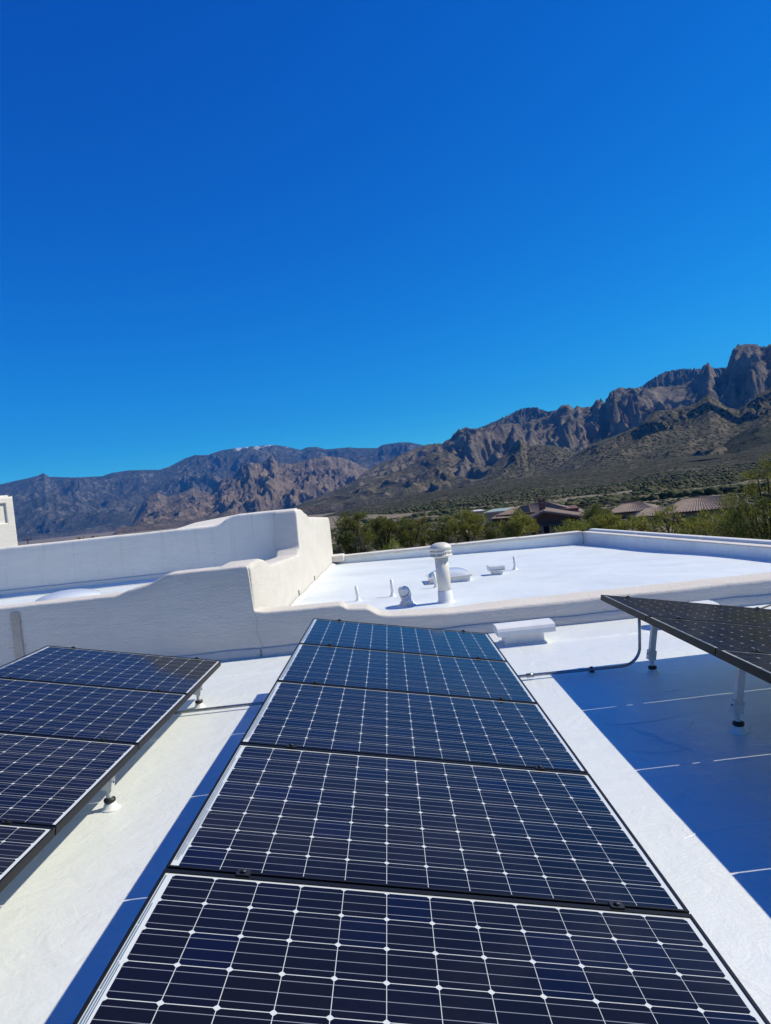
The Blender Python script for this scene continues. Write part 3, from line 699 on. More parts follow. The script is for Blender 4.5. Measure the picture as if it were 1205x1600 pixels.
# wrinkles and blisters where the coated sheet has lifted, mostly in the shade of the right-hand row
b = MB(); wr_ = np.random.default_rng(5)
def wrinkle(x, y, L, ang, bend=.3, r=.007):
    pts = []
    for k in range(9):
        t = k/8-.5; a = ang+bend*t; pts.append((x+L*t*math.cos(a)+.02*L*math.sin(7*t), y+L*t*math.sin(a), ZR-.001))
    rs = [r*max(.12, math.cos(math.pi*(k/8-.5)))*wr_.uniform(.8, 1.2) for k in range(9)]
    b.tube(pts, rs, 6)
for px, py, L, an in ((1000, 1142, .26, -1.1), (1020, 1150, .24, -1.0), (1040, 1160, .22, -.9), (1062, 1165, .26, -1.2), (1010, 1128, .55, .05), (1035, 1175, .35, -.2), (1080, 1130, .3, 1.0), (1110, 1105, .3, .9),
                     (1100, 1070, .12, -.5), (1150, 1290, .7, .05), (1060, 1245, .2, .8), (1150, 1215, .12, .4), (1180, 1130, .3, .8), (1050, 1080, .2, .1)):
    w0 = onz(px, py, ZR); wrinkle(w0[0], w0[1], L, an, wr_.uniform(-.6, .6), wr_.uniform(.004, .008))
o = b.build('roof_wrinkles', MT['roof']); o['kind'] = 'structure'
# ------------------------------------------------------------------ SOLAR PANELS
PW, PITCH_Y, PH, TILT = 1.582, 1.0598, 1.0478, .1929
FZ = .046; LIP = .009
CP = .127; CX0 = .0324; CY0 = .0237
def cell_mesh():
    h = .1249/2; hy = .1238/2; c = .0080; t = .0002
    o = [(-h+c, -hy), (h-c, -hy), (h, -hy+c), (h, hy-c), (h-c, hy), (-h+c, hy), (-h, hy-c), (-h, -hy+c)]
    b = MB(); n = 8
    b.add([(x, y, 0) for x, y in o]+[(x, y, t) for x, y in o], [tuple(range(n, 2*n))]+[(i, (i+1) % n, n+(i+1) % n, n+i) for i in range(n)])
    for q_ in (-1, 0, 1):
        yy = q_*.0405; e = h if abs(yy) < h-c else h-.004
        b.add([(-e, yy-.001, t+.0002), (e, yy-.001, t+.0002), (e, yy+.001, t+.0002), (-e, yy+.001, t+.0002)], [(0, 1, 2, 3)], 1)
    return b.mesh('cell', [MT['cell'], MT['ribbon']])
CELL = cell_mesh()
def frame_mesh():
    b = MB()
    def bar(x0, x1, y0, y1): b.box(x0, x1, y0, y1, -FZ, 0)
    bar(0, .0025, -PH, 0); bar(PW-.0025, PW, -PH, 0); bar(.0025, PW-.0025, -.0025, 0); bar(.0025, PW-.0025, -PH, -PH+.0025)
    # top lip
    b.box(.0025, LIP, -PH+.0025, -.0025, -.0035, 0); b.box(PW-LIP, PW-.0025, -PH+.0025, -.0025, -.0035, 0)
    b.box(LIP, PW-LIP, -.0165, -.0025, -.0035, 0); b.box(LIP, PW-LIP, -PH+.0025, -PH+LIP, -.0035, 0)
    # bottom return flange
    b.box(.0025, .025, -PH+.0025, -.0025, -FZ, -FZ+.0025); b.box(PW-.025, PW-.0025, -PH+.0025, -.0025, -FZ, -FZ+.0025)
    return b.mesh('frame', MT['frame'])
FRAME = frame_mesh()
b = MB(); b.box(.004, PW-.004, -PH+.004, -.004, -.0085, -.0035-.0006); BACK = b.mesh('backsheet', MT['backsheet'])
def ribbon_mesh():
    # bus ribbons in the left margin: three stepped, broken lines
    b = MB(); z = -.0029
    for k, (x0, w_, y0, y1) in enumerate(((.0118, .0042, -.03, -1.0), (.0185, .0030, -.17, -1.0), (.0238, .0028, -.42, -.97), (.0282, .0016, -.66, -.86))):
        y = y0
        while y > y1:
            y2 = max(y-.235, y1); b.add([(x0, y2, z), (x0+w_, y2, z), (x0+w_, y, z), (x0, y, z)], [(0, 1, 2, 3)]); y = y2-.006
    return b.mesh('bus_ribbon', MT['ribbonb'])
RIB = ribbon_mesh()
def link(name, me, parent, loc=None):
    o = bpy.data.objects.new(name, me); COL.objects.link(o); o.parent = parent
    if loc is not None: o.location = loc
    return o
def solar_panel(loc, label, group, ncell=96):
    t = thing('solar_panel', label, 'solar panel', loc, group, rot=(0, TILT, 0))
    link('frame', FRAME, t); link('backsheet', BACK, t); link('bus_ribbon', RIB, t)
    for r in range(8):
        for c in range(12):
            link('cell', CELL, t, (CX0+(c+.5)*CP, -(CY0+(r+.5)*CP), -.0038))
    return t
b = MB(); b.box(-.022, .022, -.0055, .0055, -.03, .004); b.box(-.020, .020, -.016, .016, .0012, .0052); b.lathe([(.009, .005), (.009, .012), (.006, .014)], 10, smooth=False); CLAMP = b.mesh('mid_clamp', MT['black'])
b = MB(); b.box(-.018, .018, -.003, .010, -.03, .004); b.box(-.016, .016, -.012, .006, .0012, .005); b.lathe([(.008, .005), (.008, .011)], 8, smooth=False); ENDC = b.mesh('end_clamp', MT['black'])

def leg(parent, xl, yl, world_anchor, flip=1):
    """tilt tube, bracket, post and boot in the rack's own (tilted) axes; the foot is found on the roof"""
    c, s = math.cos(TILT), math.sin(TILT); ax, ay, az_ = world_anchor
    zt = -FZ-.05
    # world position of the tube's top, then straight down the panel normal
    top = Vector((ax+xl*c+zt*s, ay+yl, az_-xl*s+zt*c))
    nrm = Vector((s, 0, c)); L = (top.z-(ZR+.16))/c
    Mi = Matrix.Rotation(-TILT, 4, 'Y') @ Matrix.Translation((-ax, -ay, -az_))
    low = top-nrm*L; foot = Vector((low.x-.004, low.y, ZR))
    rotw = Matrix.Rotation(TILT, 4, 'Y')
    W = lambda M4: Mi @ M4
    T = Matrix.Translation(low) @ rotw
    b = MB(); w_ = .021
    for (x0, x1, y0, y1) in ((-w_, -w_+.003, -w_, w_), (w_-.003, w_, -w_, w_), (-w_+.003, w_-.003, -w_, -w_+.003), (-w_+.003, w_-.003, w_-.003, w_)):
        b.box(x0, x1, y0, y1, 0.0, L, M=W(T))
    lo = b.build('leg', MT['alu'], parent)
    b = MB(); b.box(-.030, -.0215, -.026, .026, -.045, .03, M=W(T)); b.box(.0215, .030, -.026, .026, -.045, .03, M=W(T)); b.box(-.0215, .0215, -.027, -.0225, -.045, .012, M=W(T)); b.build('bracket', MT['alu'], lo)
    b = MB(); b.tube([W(T) @ Vector((-.036, 0, .0)), W(T) @ Vector((.036, 0, .0))], .006, 8); b.build('bolt', MT['black'], lo)
    F_ = Mi @ Matrix.Translation(foot)
    b = MB(); b.lathe([(.017, .0), (.017, low.z-ZR-.01)], 14, M=F_); b.build('post', MT['alu'], lo)
    b = MB(); b.lathe([(.030, .040), (.034, .046), (.033, .060), (.020, .066)], 14, M=F_); b.build('gasket', MT['black'], lo)
    b = MB(); b.lathe([(.060, -.003), (.050, .006), (.040, .012), (.034, .030), (.028, .038), (.017, .040)], 18, M=F_); b.build('flashing_boot', MT['mastic'], lo)
    return lo

ARR = {'left': (-3.207, 6.320, -1.035), 'middle': (-.780, 6.314, -1.042), 'right': (1.746, 6.042, -1.056)}
NP = {'left': 5, 'middle': 5, 'right': 4}
desc = {'middle': ['farthest panel of the middle row, blue with the flue mirrored in its glass', 'second panel from the far end of the middle row', 'third and central panel of the middle row of five',
                   'second nearest panel of the middle row, whole and above the bottom one', 'nearest panel of the middle row, cut by the bottom edge of the picture'],
        'left': ['farthest panel of the left row, its far edge against the grey wall', 'second panel from the far end of the left row', 'third panel of the left row, above the short leg nearest us',
                 'fourth panel of the left row, a dark corner at the left edge', 'nearest panel of the left row, out past the lower left corner'],
        'right': ['farthest panel of the right row, raised corner beside the conduit', 'second panel of the right row, over the farther leg', 'third panel of the right row at the right edge of the picture', 'nearest panel of the right row, beyond the right edge']}
for key, (ax, ay, az_) in ARR.items():
    grp = 'solar panels of the %s row' % key
    for k in range(NP[key]):
        solar_panel((ax, ay-.006-k*PITCH_Y, az_), desc[key][k], grp)
    rk = thing('panel_rack', {'left': 'aluminium rack with short legs under the left row of panels', 'middle': 'aluminium rack hidden under the middle row of panels',
                              'right': 'aluminium rack with long white legs under the raised right row of panels'}[key], 'rack', (ax, ay, az_), 'tilted racks that carry the panel rows', rot=(0, TILT, 0))
    rk.rotation_euler = (0, TILT, 0)
    LY = NP[key]*PITCH_Y
    rails = {'left': (.30, 1.475), 'middle': (.28, 1.30), 'right': (.30, 1.28)}[key]
    for xr in rails:
        b = MB(); b.box(xr-.020, xr+.020, -LY+.03, -.05, -FZ-.052, -FZ-.002); b.build('rail', MT['rail'], rk, bevel=.003)
    for k in range(NP[key]+1):
        for xr in (.235, 1.36):
            if k == 0: link('end_clamp', ENDC, rk, (xr, -.004, 0))
            elif k == NP[key]: pass
            else: link('mid_clamp', CLAMP, rk, (xr, -k*PITCH_Y, 0))
    ypos = {'left': (5.98, 4.04, 2.1), 'middle': (5.6, 3.6, 1.6), 'right': (5.57, 4.20, 2.4)}[key]
    for xr in rails:
        for yw in ypos: leg(rk, xr, yw-ay, (ax, ay, az_))

# cable of the right-hand array
b = MB(); P0 = ony(1186, 960, 6.9); P1 = ony(1192, 950, 6.95); P2 = ony(1215, 946, 7.)
b.tube([tuple(P0), tuple(P0*.5+P1*.5+np.array([-.01, 0, .02])), tuple(P1), tuple((P1+P2)/2+np.array([0, 0, .015])), tuple(P2), tuple(ony(1260, 965, 7.))], .009, 8)
tag(b.build('cable', MT['black']), 'short loop of black cable behind the right row of panels', 'cable')
b = MB(); b.lathe([(.05, -.003), (.04, .02), (.02, .06), (.016, .08)], 12, tuple(np.array([P0[0], P0[1], ZR]))); b.lathe([(.012, .0), (.012, P0[2]-ZR)], 10, (P0[0], P0[1], ZR)); 
tag(b.build('cable_stub', MT['mastic']), 'small white roof boot under the black cable loop', 'roof boot')

# ------------------------------------------------------------------ beyond the walls
# tower with niche at the far left
TW = thing('chimney_tower', 'sunlit white adobe chimney tower with a square niche at the left edge', 'chimney')
TA = R_(60); tp = ony(27, 850, 15.)
Mx = Matrix.Translation((tp[0]+.02, tp[1], 0)) @ Matrix.Rotation(TA, 4, 'Z')
b = MB(); tw = 2.6
z0, z1 = -1.4, .80
xs_ = (-tw, -tw+.16, -.175, 0); zs_ = (z0, .255, .668, z1)
for i in range(3):
    for j in range(3):
        if i == 1 and j == 1: continue
        b.box(xs_[i], xs_[i+1], 0, .045, zs_[j], zs_[j+1], M=Mx)
b.box(-tw, 0, .045, 1.1, z0, z1, M=Mx)
o = b.build('tower', MT['stucco_lit'], TW)
import bmesh
bm = bmesh.new(); bm.from_mesh(o.data); bmesh.ops.remove_doubles(bm, verts=bm.verts, dist=.001)
seen = {}
for f in list(bm.faces):
    k_ = tuple(sorted(v.index for v in f.verts)); seen.setdefault(k_, []).append(f)
dead = [f for fs in seen.values() if len(fs) > 1 for f in fs]
bmesh.ops.delete(bm, geom=dead, context='FACES')
bm.to_mesh(o.data); bm.free()
mdf = o.modifiers.new('bevel', 'BEVEL'); mdf.width = .05; mdf.segments = 4; mdf.limit_method = 'ANGLE'
b = MB(); b.box(-tw-.01+.05, -.05, .05, 1.05, z1-.02, z1+.045, M=Mx); b.build('crown', MT['stucco_lit'], TW, bevel=.045, seg=4)

# slab of a lower roof beyond the courtyard wall with a round cap
sb = thing('roof_slab', 'pale flat roof slab showing over the courtyard wall beside its step', 'roof')
p1, p2, p3, p4 = onz(285, 822, -.16), onz(352, 818.5, -.16), onz(376, 801.5, -.16), onz(308, 816, -.16)
b = MB(); th = .07
q4 = [Vector(p) for p in (onz(268, 829., -.42), onz(356, 820.4, -.42), onz(372, 803.6, -.42), onz(305, 816.6, -.42))]
b.add([tuple(v) for v in q4]+[(v.x, v.y, v.z-th) for v in q4], [(0, 1, 2, 3), (7, 6, 5, 4), (0, 4, 5, 1), (1, 5, 6, 2), (2, 6, 7, 3), (3, 7, 4, 0)]); b.build('slab', MT['coping'], sb)
pc = onz(369, 806, -.40); 
b = MB(); b.lathe([(.05, -.05), (.05, .03), (.11, .035), (.115, .06), (.08, .08), (0, .085)], 16, tuple(pc), cap=False); b.build('vent_cap', MT['paintc'], sb)

# utility poles far off on the plain
def pole(px, ytop, D, lab, arm=True):
    base = at_dist(px, 800, D); x_, y_ = base[0], base[1]; zb = float(ground_z(D)); zt = at_dist(px, ytop, D)[2]
    t = thing('utility_pole', lab, 'utility pole', (x_, y_, zb), 'utility poles on the plain')
    b = MB(); b.tube([(0, 0, 0), (0, 0, zt-zb)], [.16, .11], 8); b.build('pole', MT['pole'], t)
    if arm:
        b = MB(); b.box(-1.2, 1.2, -.06, .06, zt-zb-.9, zt-zb-.75); b.build('crossarm', MT['pole'], t)
MT['pole'] = simple('weathered_timber', (.10, .075, .055), .9, 0, 3, .3)
pole(38, 838, 190, 'dark utility pole just right of the white chimney tower')
pole(178, 829, 420, 'thin distant pole between the tiny trees and the rocky ridge', False)

# tiled houses -------------------------------------------------------------
m = mat('barrel_tile', (.26, .16, .12), .8); MT['tile'] = m; g = G(m); p = g.pos()
c = g.mix(g.ramp(g.noise(p, 1.2, 4), [(.35, 0.), (.65, 1.)]), (.21, .15, .12), (.12, .088, .072))
c = g.mix(g.math('MULTIPLY', g.ramp(g.noise(p, 7, 3), [(.45, 0.), (.6, 1.)]), .5), c, (.28, .215, .17)); g.color(c)
MT['hwall'] = simple('brown_stucco', (.15, .075, .055), .9, 0, 1.5, .25, .5)
MT['hwall2'] = simple('tan_stucco', (.30, .22, .16), .9, 0, 1.5, .2, .5)
MT['brick'] = simple('chimney_brick', (.24, .11, .08), .9, 0, 9, .5, .6)
MT['fascia'] = simple('dark_fascia', (.06, .045, .04), .7, 0, 2, .2)
MT['glass'] = mat('window_glass', (.02, .025, .03), .06, spec=.8)
MT['green'] = simple('green_flat_roofing', (.27, .36, .33), .8, 0, 1, .2)
MT['pvdark'] = mat('dark_panel_glass', (.006, .007, .012), .55, spec=.2)
def tile_plane(q, n, parent, nm='roof_slope', amp=.10):
    """q: eave-left, eave-right, ridge-right, ridge-left; n barrel courses running up the slope"""
    q = [Vector(p) for p in q]; nrm = (q[1]-q[0]).cross(q[3]-q[0]).normalized()
    if nrm.z < 0: nrm = -nrm
    k = n*4; V = []
    for i in range(k+1):
        t = i/k; h = abs(math.sin(math.pi*t*n))**.7*amp
        a = q[0].lerp(q[1], t); c_ = q[3].lerp(q[2], t)
        for w in range(7):
            u_ = w/6; V.append(a.lerp(c_, u_)+nrm*(h+.012*(w % 2)))
    b = MB(); b.add([tuple(v) for v in V], [(i*7+j, (i+1)*7+j, (i+1)*7+j+1, i*7+j+1) for i in range(k) for j in range(6)])
    return b.build(nm, MT['tile'], parent)
def hip_block(parent, x0, x1, y0, y1, zw, ze, zr, ridge_in, wallm, over=.5, ztop=None, windows=()):
    b = MB(); b.box(x0, x1, y0, y1, zw, ze); wl_ = b.build('wall', wallm, parent)
    X0, X1_, Y0, Y1 = x0-over, x1+over, y0-over, y1+over; ym = (Y0+Y1)/2; a = X0+ridge_in; c = X1_-ridge_in
    n = lambda L: max(4, int(L/.42)); zE = ze-.05
    tile_plane([(X0, Y0, zE), (X1_, Y0, zE), (c, ym, zr), (a, ym, zr)], n(X1_-X0), parent)
    tile_plane([(X1_, Y1, zE), (X0, Y1, zE), (a, ym, zr), (c, ym, zr)], n(X1_-X0), parent)
    tile_plane([(X0, Y1, zE), (X0, Y0, zE), (a, ym, zr), (a, ym+.01, zr)], n(Y1-Y0), parent)
    tile_plane([(X1_, Y0, zE), (X1_, Y1, zE), (c, ym+.01, zr), (c, ym, zr)], n(Y1-Y0), parent)
    b = MB(); b.box(X0+.03, X1_-.03, Y0+.03, Y1-.03, zE-.16, zE-.03); b.build('fascia', MT['fascia'], parent)
    b = MB(); b.tube([(a, ym, zr+.06), (c, ym, zr+.06)], .11, 8); b.build('ridge_cap', MT['tile'], parent)
    for (wx, wz, ww, wh) in windows:
        fr = MB().box(wx-ww/2-.08, wx+ww/2+.08, y0-.06, y0-.002, wz-.08, wz+wh+.08).build('window', MT['fascia'], parent)
        MB().box(wx-ww/2, wx+ww/2, y0-.075, y0-.0605, wz, wz+wh).build('pane', MT['glass'], fr)
D1 = 92.
def hp_(px, py, D): p = at_dist(px, py, D); return p
base = at_dist(862, 800, D1); zg = float(ground_z(D1))
scl = D1/F_PX*1.0
h1 = thing('tiled_house', 'dark brown gabled house with tiled roof and brick chimney among the bushes', 'house', (base[0], base[1], 0), rot=(0, 0, -math.atan2(base[0], base[1])))
def lx(px): return (px-862)*D1/F_PX
def lz(px, py): return at_dist(px, py, D1)[2]
zpk = lz(850, 798); zev = lz(835, 807.5); zer = lz(905, 808)
gx0, gx1, gpk = lx(834), lx(886), lx(851)
# gable wing facing us
b = MB(); zr_e = zpk-(gx1-gpk)*.20
b.add([(gx0, 0, zg-.5), (gx1, 0, zg-.5), (gx1, 0, zpk-.25-(gx1-gpk)*.24), (gpk, 0, zpk-.2), (gx0, 0, zpk-.3-(gpk-gx0)*.42),
       (gx0, 9, zg-.5), (gx1, 9, zg-.5), (gx1, 9, zpk-.25-(gx1-gpk)*.24), (gpk, 9, zpk-.2), (gx0, 9, zpk-.3-(gpk-gx0)*.42)],
      [(0, 1, 2, 3, 4), (9, 8, 7, 6, 5), (0, 5, 6, 1), (1, 6, 7, 2), (0, 4, 9, 5)]); b.build('wall', MT['hwall'], h1)
xl, xr = gx0-.7, lx(912)
tile_plane([(xl, 9.3, zpk-(gpk-xl)*.42), (xl, -.7, zpk-(gpk-xl)*.42), (gpk, -.7, zpk), (gpk, 9.3, zpk)], 26, h1)
tile_plane([(xr, -.7, zpk-(xr-gpk)*.235), (xr, 9.3, zpk-(xr-gpk)*.235), (gpk, 9.3, zpk), (gpk, -.7, zpk)], 26, h1)
b = MB()
for xe, sl_ in ((xl, .42), (xr, .235)):
    x_a, x_b = (xe, gpk) if xe < gpk else (gpk, xe); 
    za = zpk-abs(x_a-gpk)*sl_; zb = zpk-abs(x_b-gpk)*sl_
    b.add([(x_a, -.72, za-.24), (x_b, -.72, zb-.24), (x_b, -.72, zb-.03), (x_a, -.72, za-.03), (x_a, -.60, za-.24), (x_b, -.60, zb-.24), (x_b, -.60, zb-.03), (x_a, -.60, za-.03)],
          [(0, 1, 2, 3), (4, 7, 6, 5), (0, 4, 5, 1), (3, 2, 6, 7)])
b.build('fascia', MT['tile'], h1)
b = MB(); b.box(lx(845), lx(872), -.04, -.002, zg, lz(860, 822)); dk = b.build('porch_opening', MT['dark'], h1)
for px in (846, 858, 871):
    b = MB(); b.box(lx(px)-.15, lx(px)+.15, -.9, -.6, zg-.3, lz(860, 818)); b.build('porch_post', MT['hwall2'], h1)
b = MB(); b.box(lx(840), lx(878), -1.0, -.5, lz(860, 821), lz(860, 818.5)); b.build('porch_beam', MT['fascia'], h1)
# chimney
ch = MB().box(lx(843.5), lx(853.5), 3.0, 4.0, zpk-1.5, lz(848, 783)).build('chimney', MT['brick'], h1)
MB().box(lx(842.5), lx(854.5), 2.9, 4.1, lz(848, 783), lz(848, 781.6)).build('chimney_cap', MT['brick'], ch)
for k in range(2): MB().box(lx(844.3)+k*.0, lx(844.3)+.14, 3.0, 4.0, lz(848, 781.6), lz(848, 779.4)).build('flue_block', MT['brick'], ch, loc=(k*.62, 0, 0))
MB().box(lx(842.5), lx(854.5), 2.9, 4.1, lz(848, 779.4), lz(848, 778.4)).build('chimney_cap', MT['brick'], ch)
MB().box(lx(846.5), lx(851.5), 2.95, 2.998, lz(848, 788), lz(848, 785.5)).build('brick_ornament', MT['hwall2'], ch)
# main wing behind
zR = lz(860, 789.5); xa, xb = lx(764), lx(914)
wz_ = lz(800, 806)
b = MB(); b.box(lx(772), lx(905), 7., 16., zg-.5, wz_-.1); b.build('wall', MT['hwall'], h1)
ra, rb = lx(803), lx(852)
tile_plane([(xa, 6.3, wz_-.5), (xb, 6.3, wz_-.9), (rb, 11.5, zR+.1), (ra, 11.5, zR-.25)], 44, h1)
tile_plane([(xb, 17, wz_-.9), (xa, 17, wz_-.5), (ra, 11.5, zR-.25), (rb, 11.5, zR+.1)], 44, h1)
tile_plane([(xa, 17, wz_-.5), (xa, 6.3, wz_-.5), (ra, 11.5, zR-.25), (ra, 11.52, zR-.25)], 20, h1)
tile_plane([(xb, 6.3, wz_-.9), (xb, 17, wz_-.9), (rb, 11.52, zR+.1), (rb, 11.5, zR+.1)], 20, h1)
# dark collector panels lying on the tiles
def on_slope(u_, v_, off=.16):
    A0, B0, C0, D0 = Vector((xa, 6.3, wz_-.5)), Vector((xb, 6.3, wz_-.9)), Vector((rb, 11.5, zR+.1)), Vector((ra, 11.5, zR-.25))
    return A0.lerp(B0, u_).lerp(D0.lerp(C0, u_), v_)+Vector((0, -.05, off))
for (u0, u1, v0, v1) in ((.20, .44, .30, .92), (.74, .95, .25, .80)):
    ps = [on_slope(u0, v0), on_slope(u1, v0), on_slope(u1, v1), on_slope(u0, v1)]
    b = MB(); b.add([tuple(p_) for p_ in ps]+[tuple(p_-Vector((0, 0, .08))) for p_ in ps], [(0, 1, 2, 3), (7, 6, 5, 4), (0, 4, 5, 1), (1, 5, 6, 2), (2, 6, 7, 3), (3, 7, 4, 0)]); b.build('collector_panel', MT['pvdark'], h1)

D2 = 125.; base = at_dist(985, 800, D2); zg2 = float(ground_z(D2))
h2 = thing('tiled_house', 'small low tiled house half hidden between dark bushes, right of the gabled house', 'house', (base[0], base[1], 0), rot=(0, 0, -math.atan2(base[0], base[1])-.1))
z_e = at_dist(985, 799, D2)[2]; z_r = at_dist(985, 788.5, D2)[2]
hip_block(h2, -3.4, 3.4, 0, 9, zg2-1, z_e, z_r, 2.6, MT['hwall2'], .6, windows=((-1.6, z_e-1.9, 1.2, 1.1), (1.4, z_e-1.9, 1.2, 1.1)))
D3 = 112.; base = at_dist(1105, 800, D3); zg3 = float(ground_z(D3))
h3 = thing('tiled_house', 'wide low house with long striped barrel tile roof behind the right-hand bushes', 'house', (base[0], base[1], 0), rot=(0, 0, -math.atan2(base[0], base[1])+.12))
z_e = at_dist(1105, 796, D3)[2]; z_r = at_dist(1112, 779, D3)[2]
hip_block(h3, -5.8, 6.2, 0, 11, zg3-1, z_e, z_r, 4.0, MT['hwall2'], .6, windows=((-3.6, z_e-2.0, 1.4, 1.2), (0., z_e-2.0, 1.4, 1.2), (3.6, z_e-2.0, 1.4, 1.2)))
zl = at_dist(1050, 801, D3)[2]; zl2 = at_dist(1050, 792, D3)[2]
b = MB(); b.box(-9.2, -5.8, -2., 6, zg3-1, zl); b.build('wall', MT['hwall2'], h3)
tile_plane([(-9.8, -2.6, zl-.05), (-5.2, -2.6, zl-.05), (-5.6, 2, zl2), (-8.2, 2, zl2)], 13, h3); tile_plane([(-5.2, 6.6, zl-.05), (-9.8, 6.6, zl-.05), (-8.2, 2, zl2), (-5.6, 2, zl2)], 13, h3)
tile_plane([(-9.8, 6.6, zl-.05), (-9.8, -2.6, zl-.05), (-8.2, 2, zl2), (-8.2, 2.02, zl2)], 22, h3)

# flat-roofed neighbours, pale roofs
def flat_house(px0, px1, ytop, yb, D, lab, wm, rm, dep=8):
    a = at_dist(px0, ytop, D); c = at_dist(px1, ytop, D); w = math.hypot(c[0]-a[0], c[1]-a[1]); zt = at_dist((px0+px1)/2, ytop, D)[2]
    ctr = at_dist((px0+px1)/2, ytop, D)
    t = thing('flat_roofed_house', lab, 'house', (ctr[0], ctr[1], 0), rot=(0, 0, -math.atan2(ctr[0], ctr[1])+rng.uniform(-.15, .15)))
    z0_ = at_dist((px0+px1)/2, yb, D)[2]-2.5
    MB().box(-w/2, w/2, 0, dep, z0_, zt-.35).build('wall', wm, t)
    MB().box(-w/2-.3, w/2+.3, -.3, dep+.3, zt-.35, zt-.1).build('parapet', wm, t)
    MB().box(-w/2+.1, w/2-.1, .1, dep-.1, zt-.1, zt-.02).build('roof', rm, t)
    k = max(1, int(w/3.2))
    for i in range(k):
        x_ = -w/2+(i+.5)*w/k; f_ = MB().box(x_-.6, x_+.6, -.05, -.002, zt-2.2, zt-1.0).build('window', MT['fascia'], t); MB().box(x_-.5, x_+.5, -.06, -.0505, zt-2.1, zt-1.1).build('pane', MT['glass'], f_)
    return t
MT['pale'] = simple('pale_roofing', (.62, .62, .60), .7, 0, .5, .15); MT['tanp'] = simple('tan_plaster', (.40, .30, .22), .9, 0, .5, .15)
MT['blue'] = simple('blue_tarp_roofing', (.20, .34, .50), .7, 0, .5, .15)
flat_house(741, 757, 798, 801, 150, 'tiny pale flat-roofed building left of the green flat roof', MT['tanp'], MT['pale'])
flat_house(757, 790, 799, 806, 118, 'flat-roofed house with pale green roof left of the gabled house', MT['tanp'], MT['green'], 12)
flat_house(778, 802, 795.5, 799, 150, 'pale low building just above the green flat roof', MT['tanp'], MT['pale'])
flat_house(955, 975, 782, 787, 340, 'distant pale blue roofed building right of the dark bushes', MT['tanp'], MT['blue'])
flat_house(977, 998, 780.5, 785, 360, 'distant white flat building above the small tiled house', MT['pale'], MT['pale'])
flat_house(1015, 1047, 778, 783, 380, 'long distant pale roofed building above the striped tile roof', MT['pale'], MT['blue'])
flat_house(1049, 1066, 775.5, 780, 400, 'distant white building next to the long pale roof, left of the big tree', MT['pale'], MT['pale'])
flat_house(1036, 1062, 735, 738, 1000, 'remote tan house on the scrub slope, upper left of the terraces', MT['tanp'], MT['tanp'], 14)
flat_house(1120, 1150, 762, 766, 560, 'remote grey house among the scrub left of the big tree', MT['hwall2'], MT['pale'], 10)
flat_house(1075, 1100, 766, 769, 560, 'remote low tan house in the scrub below the slope terraces', MT['hwall2'], MT['pale'], 10)

# ------------------------------------------------------------------ TREES AND BUSHES
def foliage_mat(name, cols):
    m = mat(name, cols[0], .65, spec=.25); g = G(m); isl = g.n.new('ShaderNodeNewGeometry')
    c = g.ramp(isl.outputs['Random Per Island'], [(i/(len(cols)-1), c_) for i, c_ in enumerate(cols)])
    g.color(c)
    b = g.b; tr = g.n.new('ShaderNodeBsdfTranslucent'); g.l.new(c, tr.inputs[0]); mx = g.n.new('ShaderNodeMixShader'); mx.inputs[0].default_value = .35
    out = g.n['Material Output']; g.l.new(b.outputs[0], mx.inputs[1]); g.l.new(tr.outputs[0], mx.inputs[2]); g.l.new(mx.outputs[0], out.inputs[0])
    return m
MT['f_pv'] = foliage_mat('palo_verde_foliage', [(.13, .14, .024), (.22, .22, .036), (.30, .29, .055), (.38, .35, .09)])
MT['f_mq'] = foliage_mat('mesquite_foliage', [(.085, .10, .024), (.15, .16, .034), (.23, .23, .055)])
MT['f_br'] = foliage_mat('bright_bush_foliage', [(.16, .19, .03), (.24, .27, .042), (.33, .34, .065)])
MT['f_yl'] = foliage_mat('yellowing_foliage', [(.16, .12, .03), (.22, .16, .035), (.12, .12, .03)])
MT['f_gr'] = foliage_mat('grey_desert_shrub', [(.13, .12, .08), (.18, .165, .11), (.10, .105, .065)])
MT['f_big'] = foliage_mat('near_tree_foliage', [(.085, .10, .02), (.14, .155, .028), (.21, .21, .04), (.30, .28, .07)])
MT['bark'] = simple('dark_bark', (.055, .045, .032), .9, 0, 8, .4, .6)
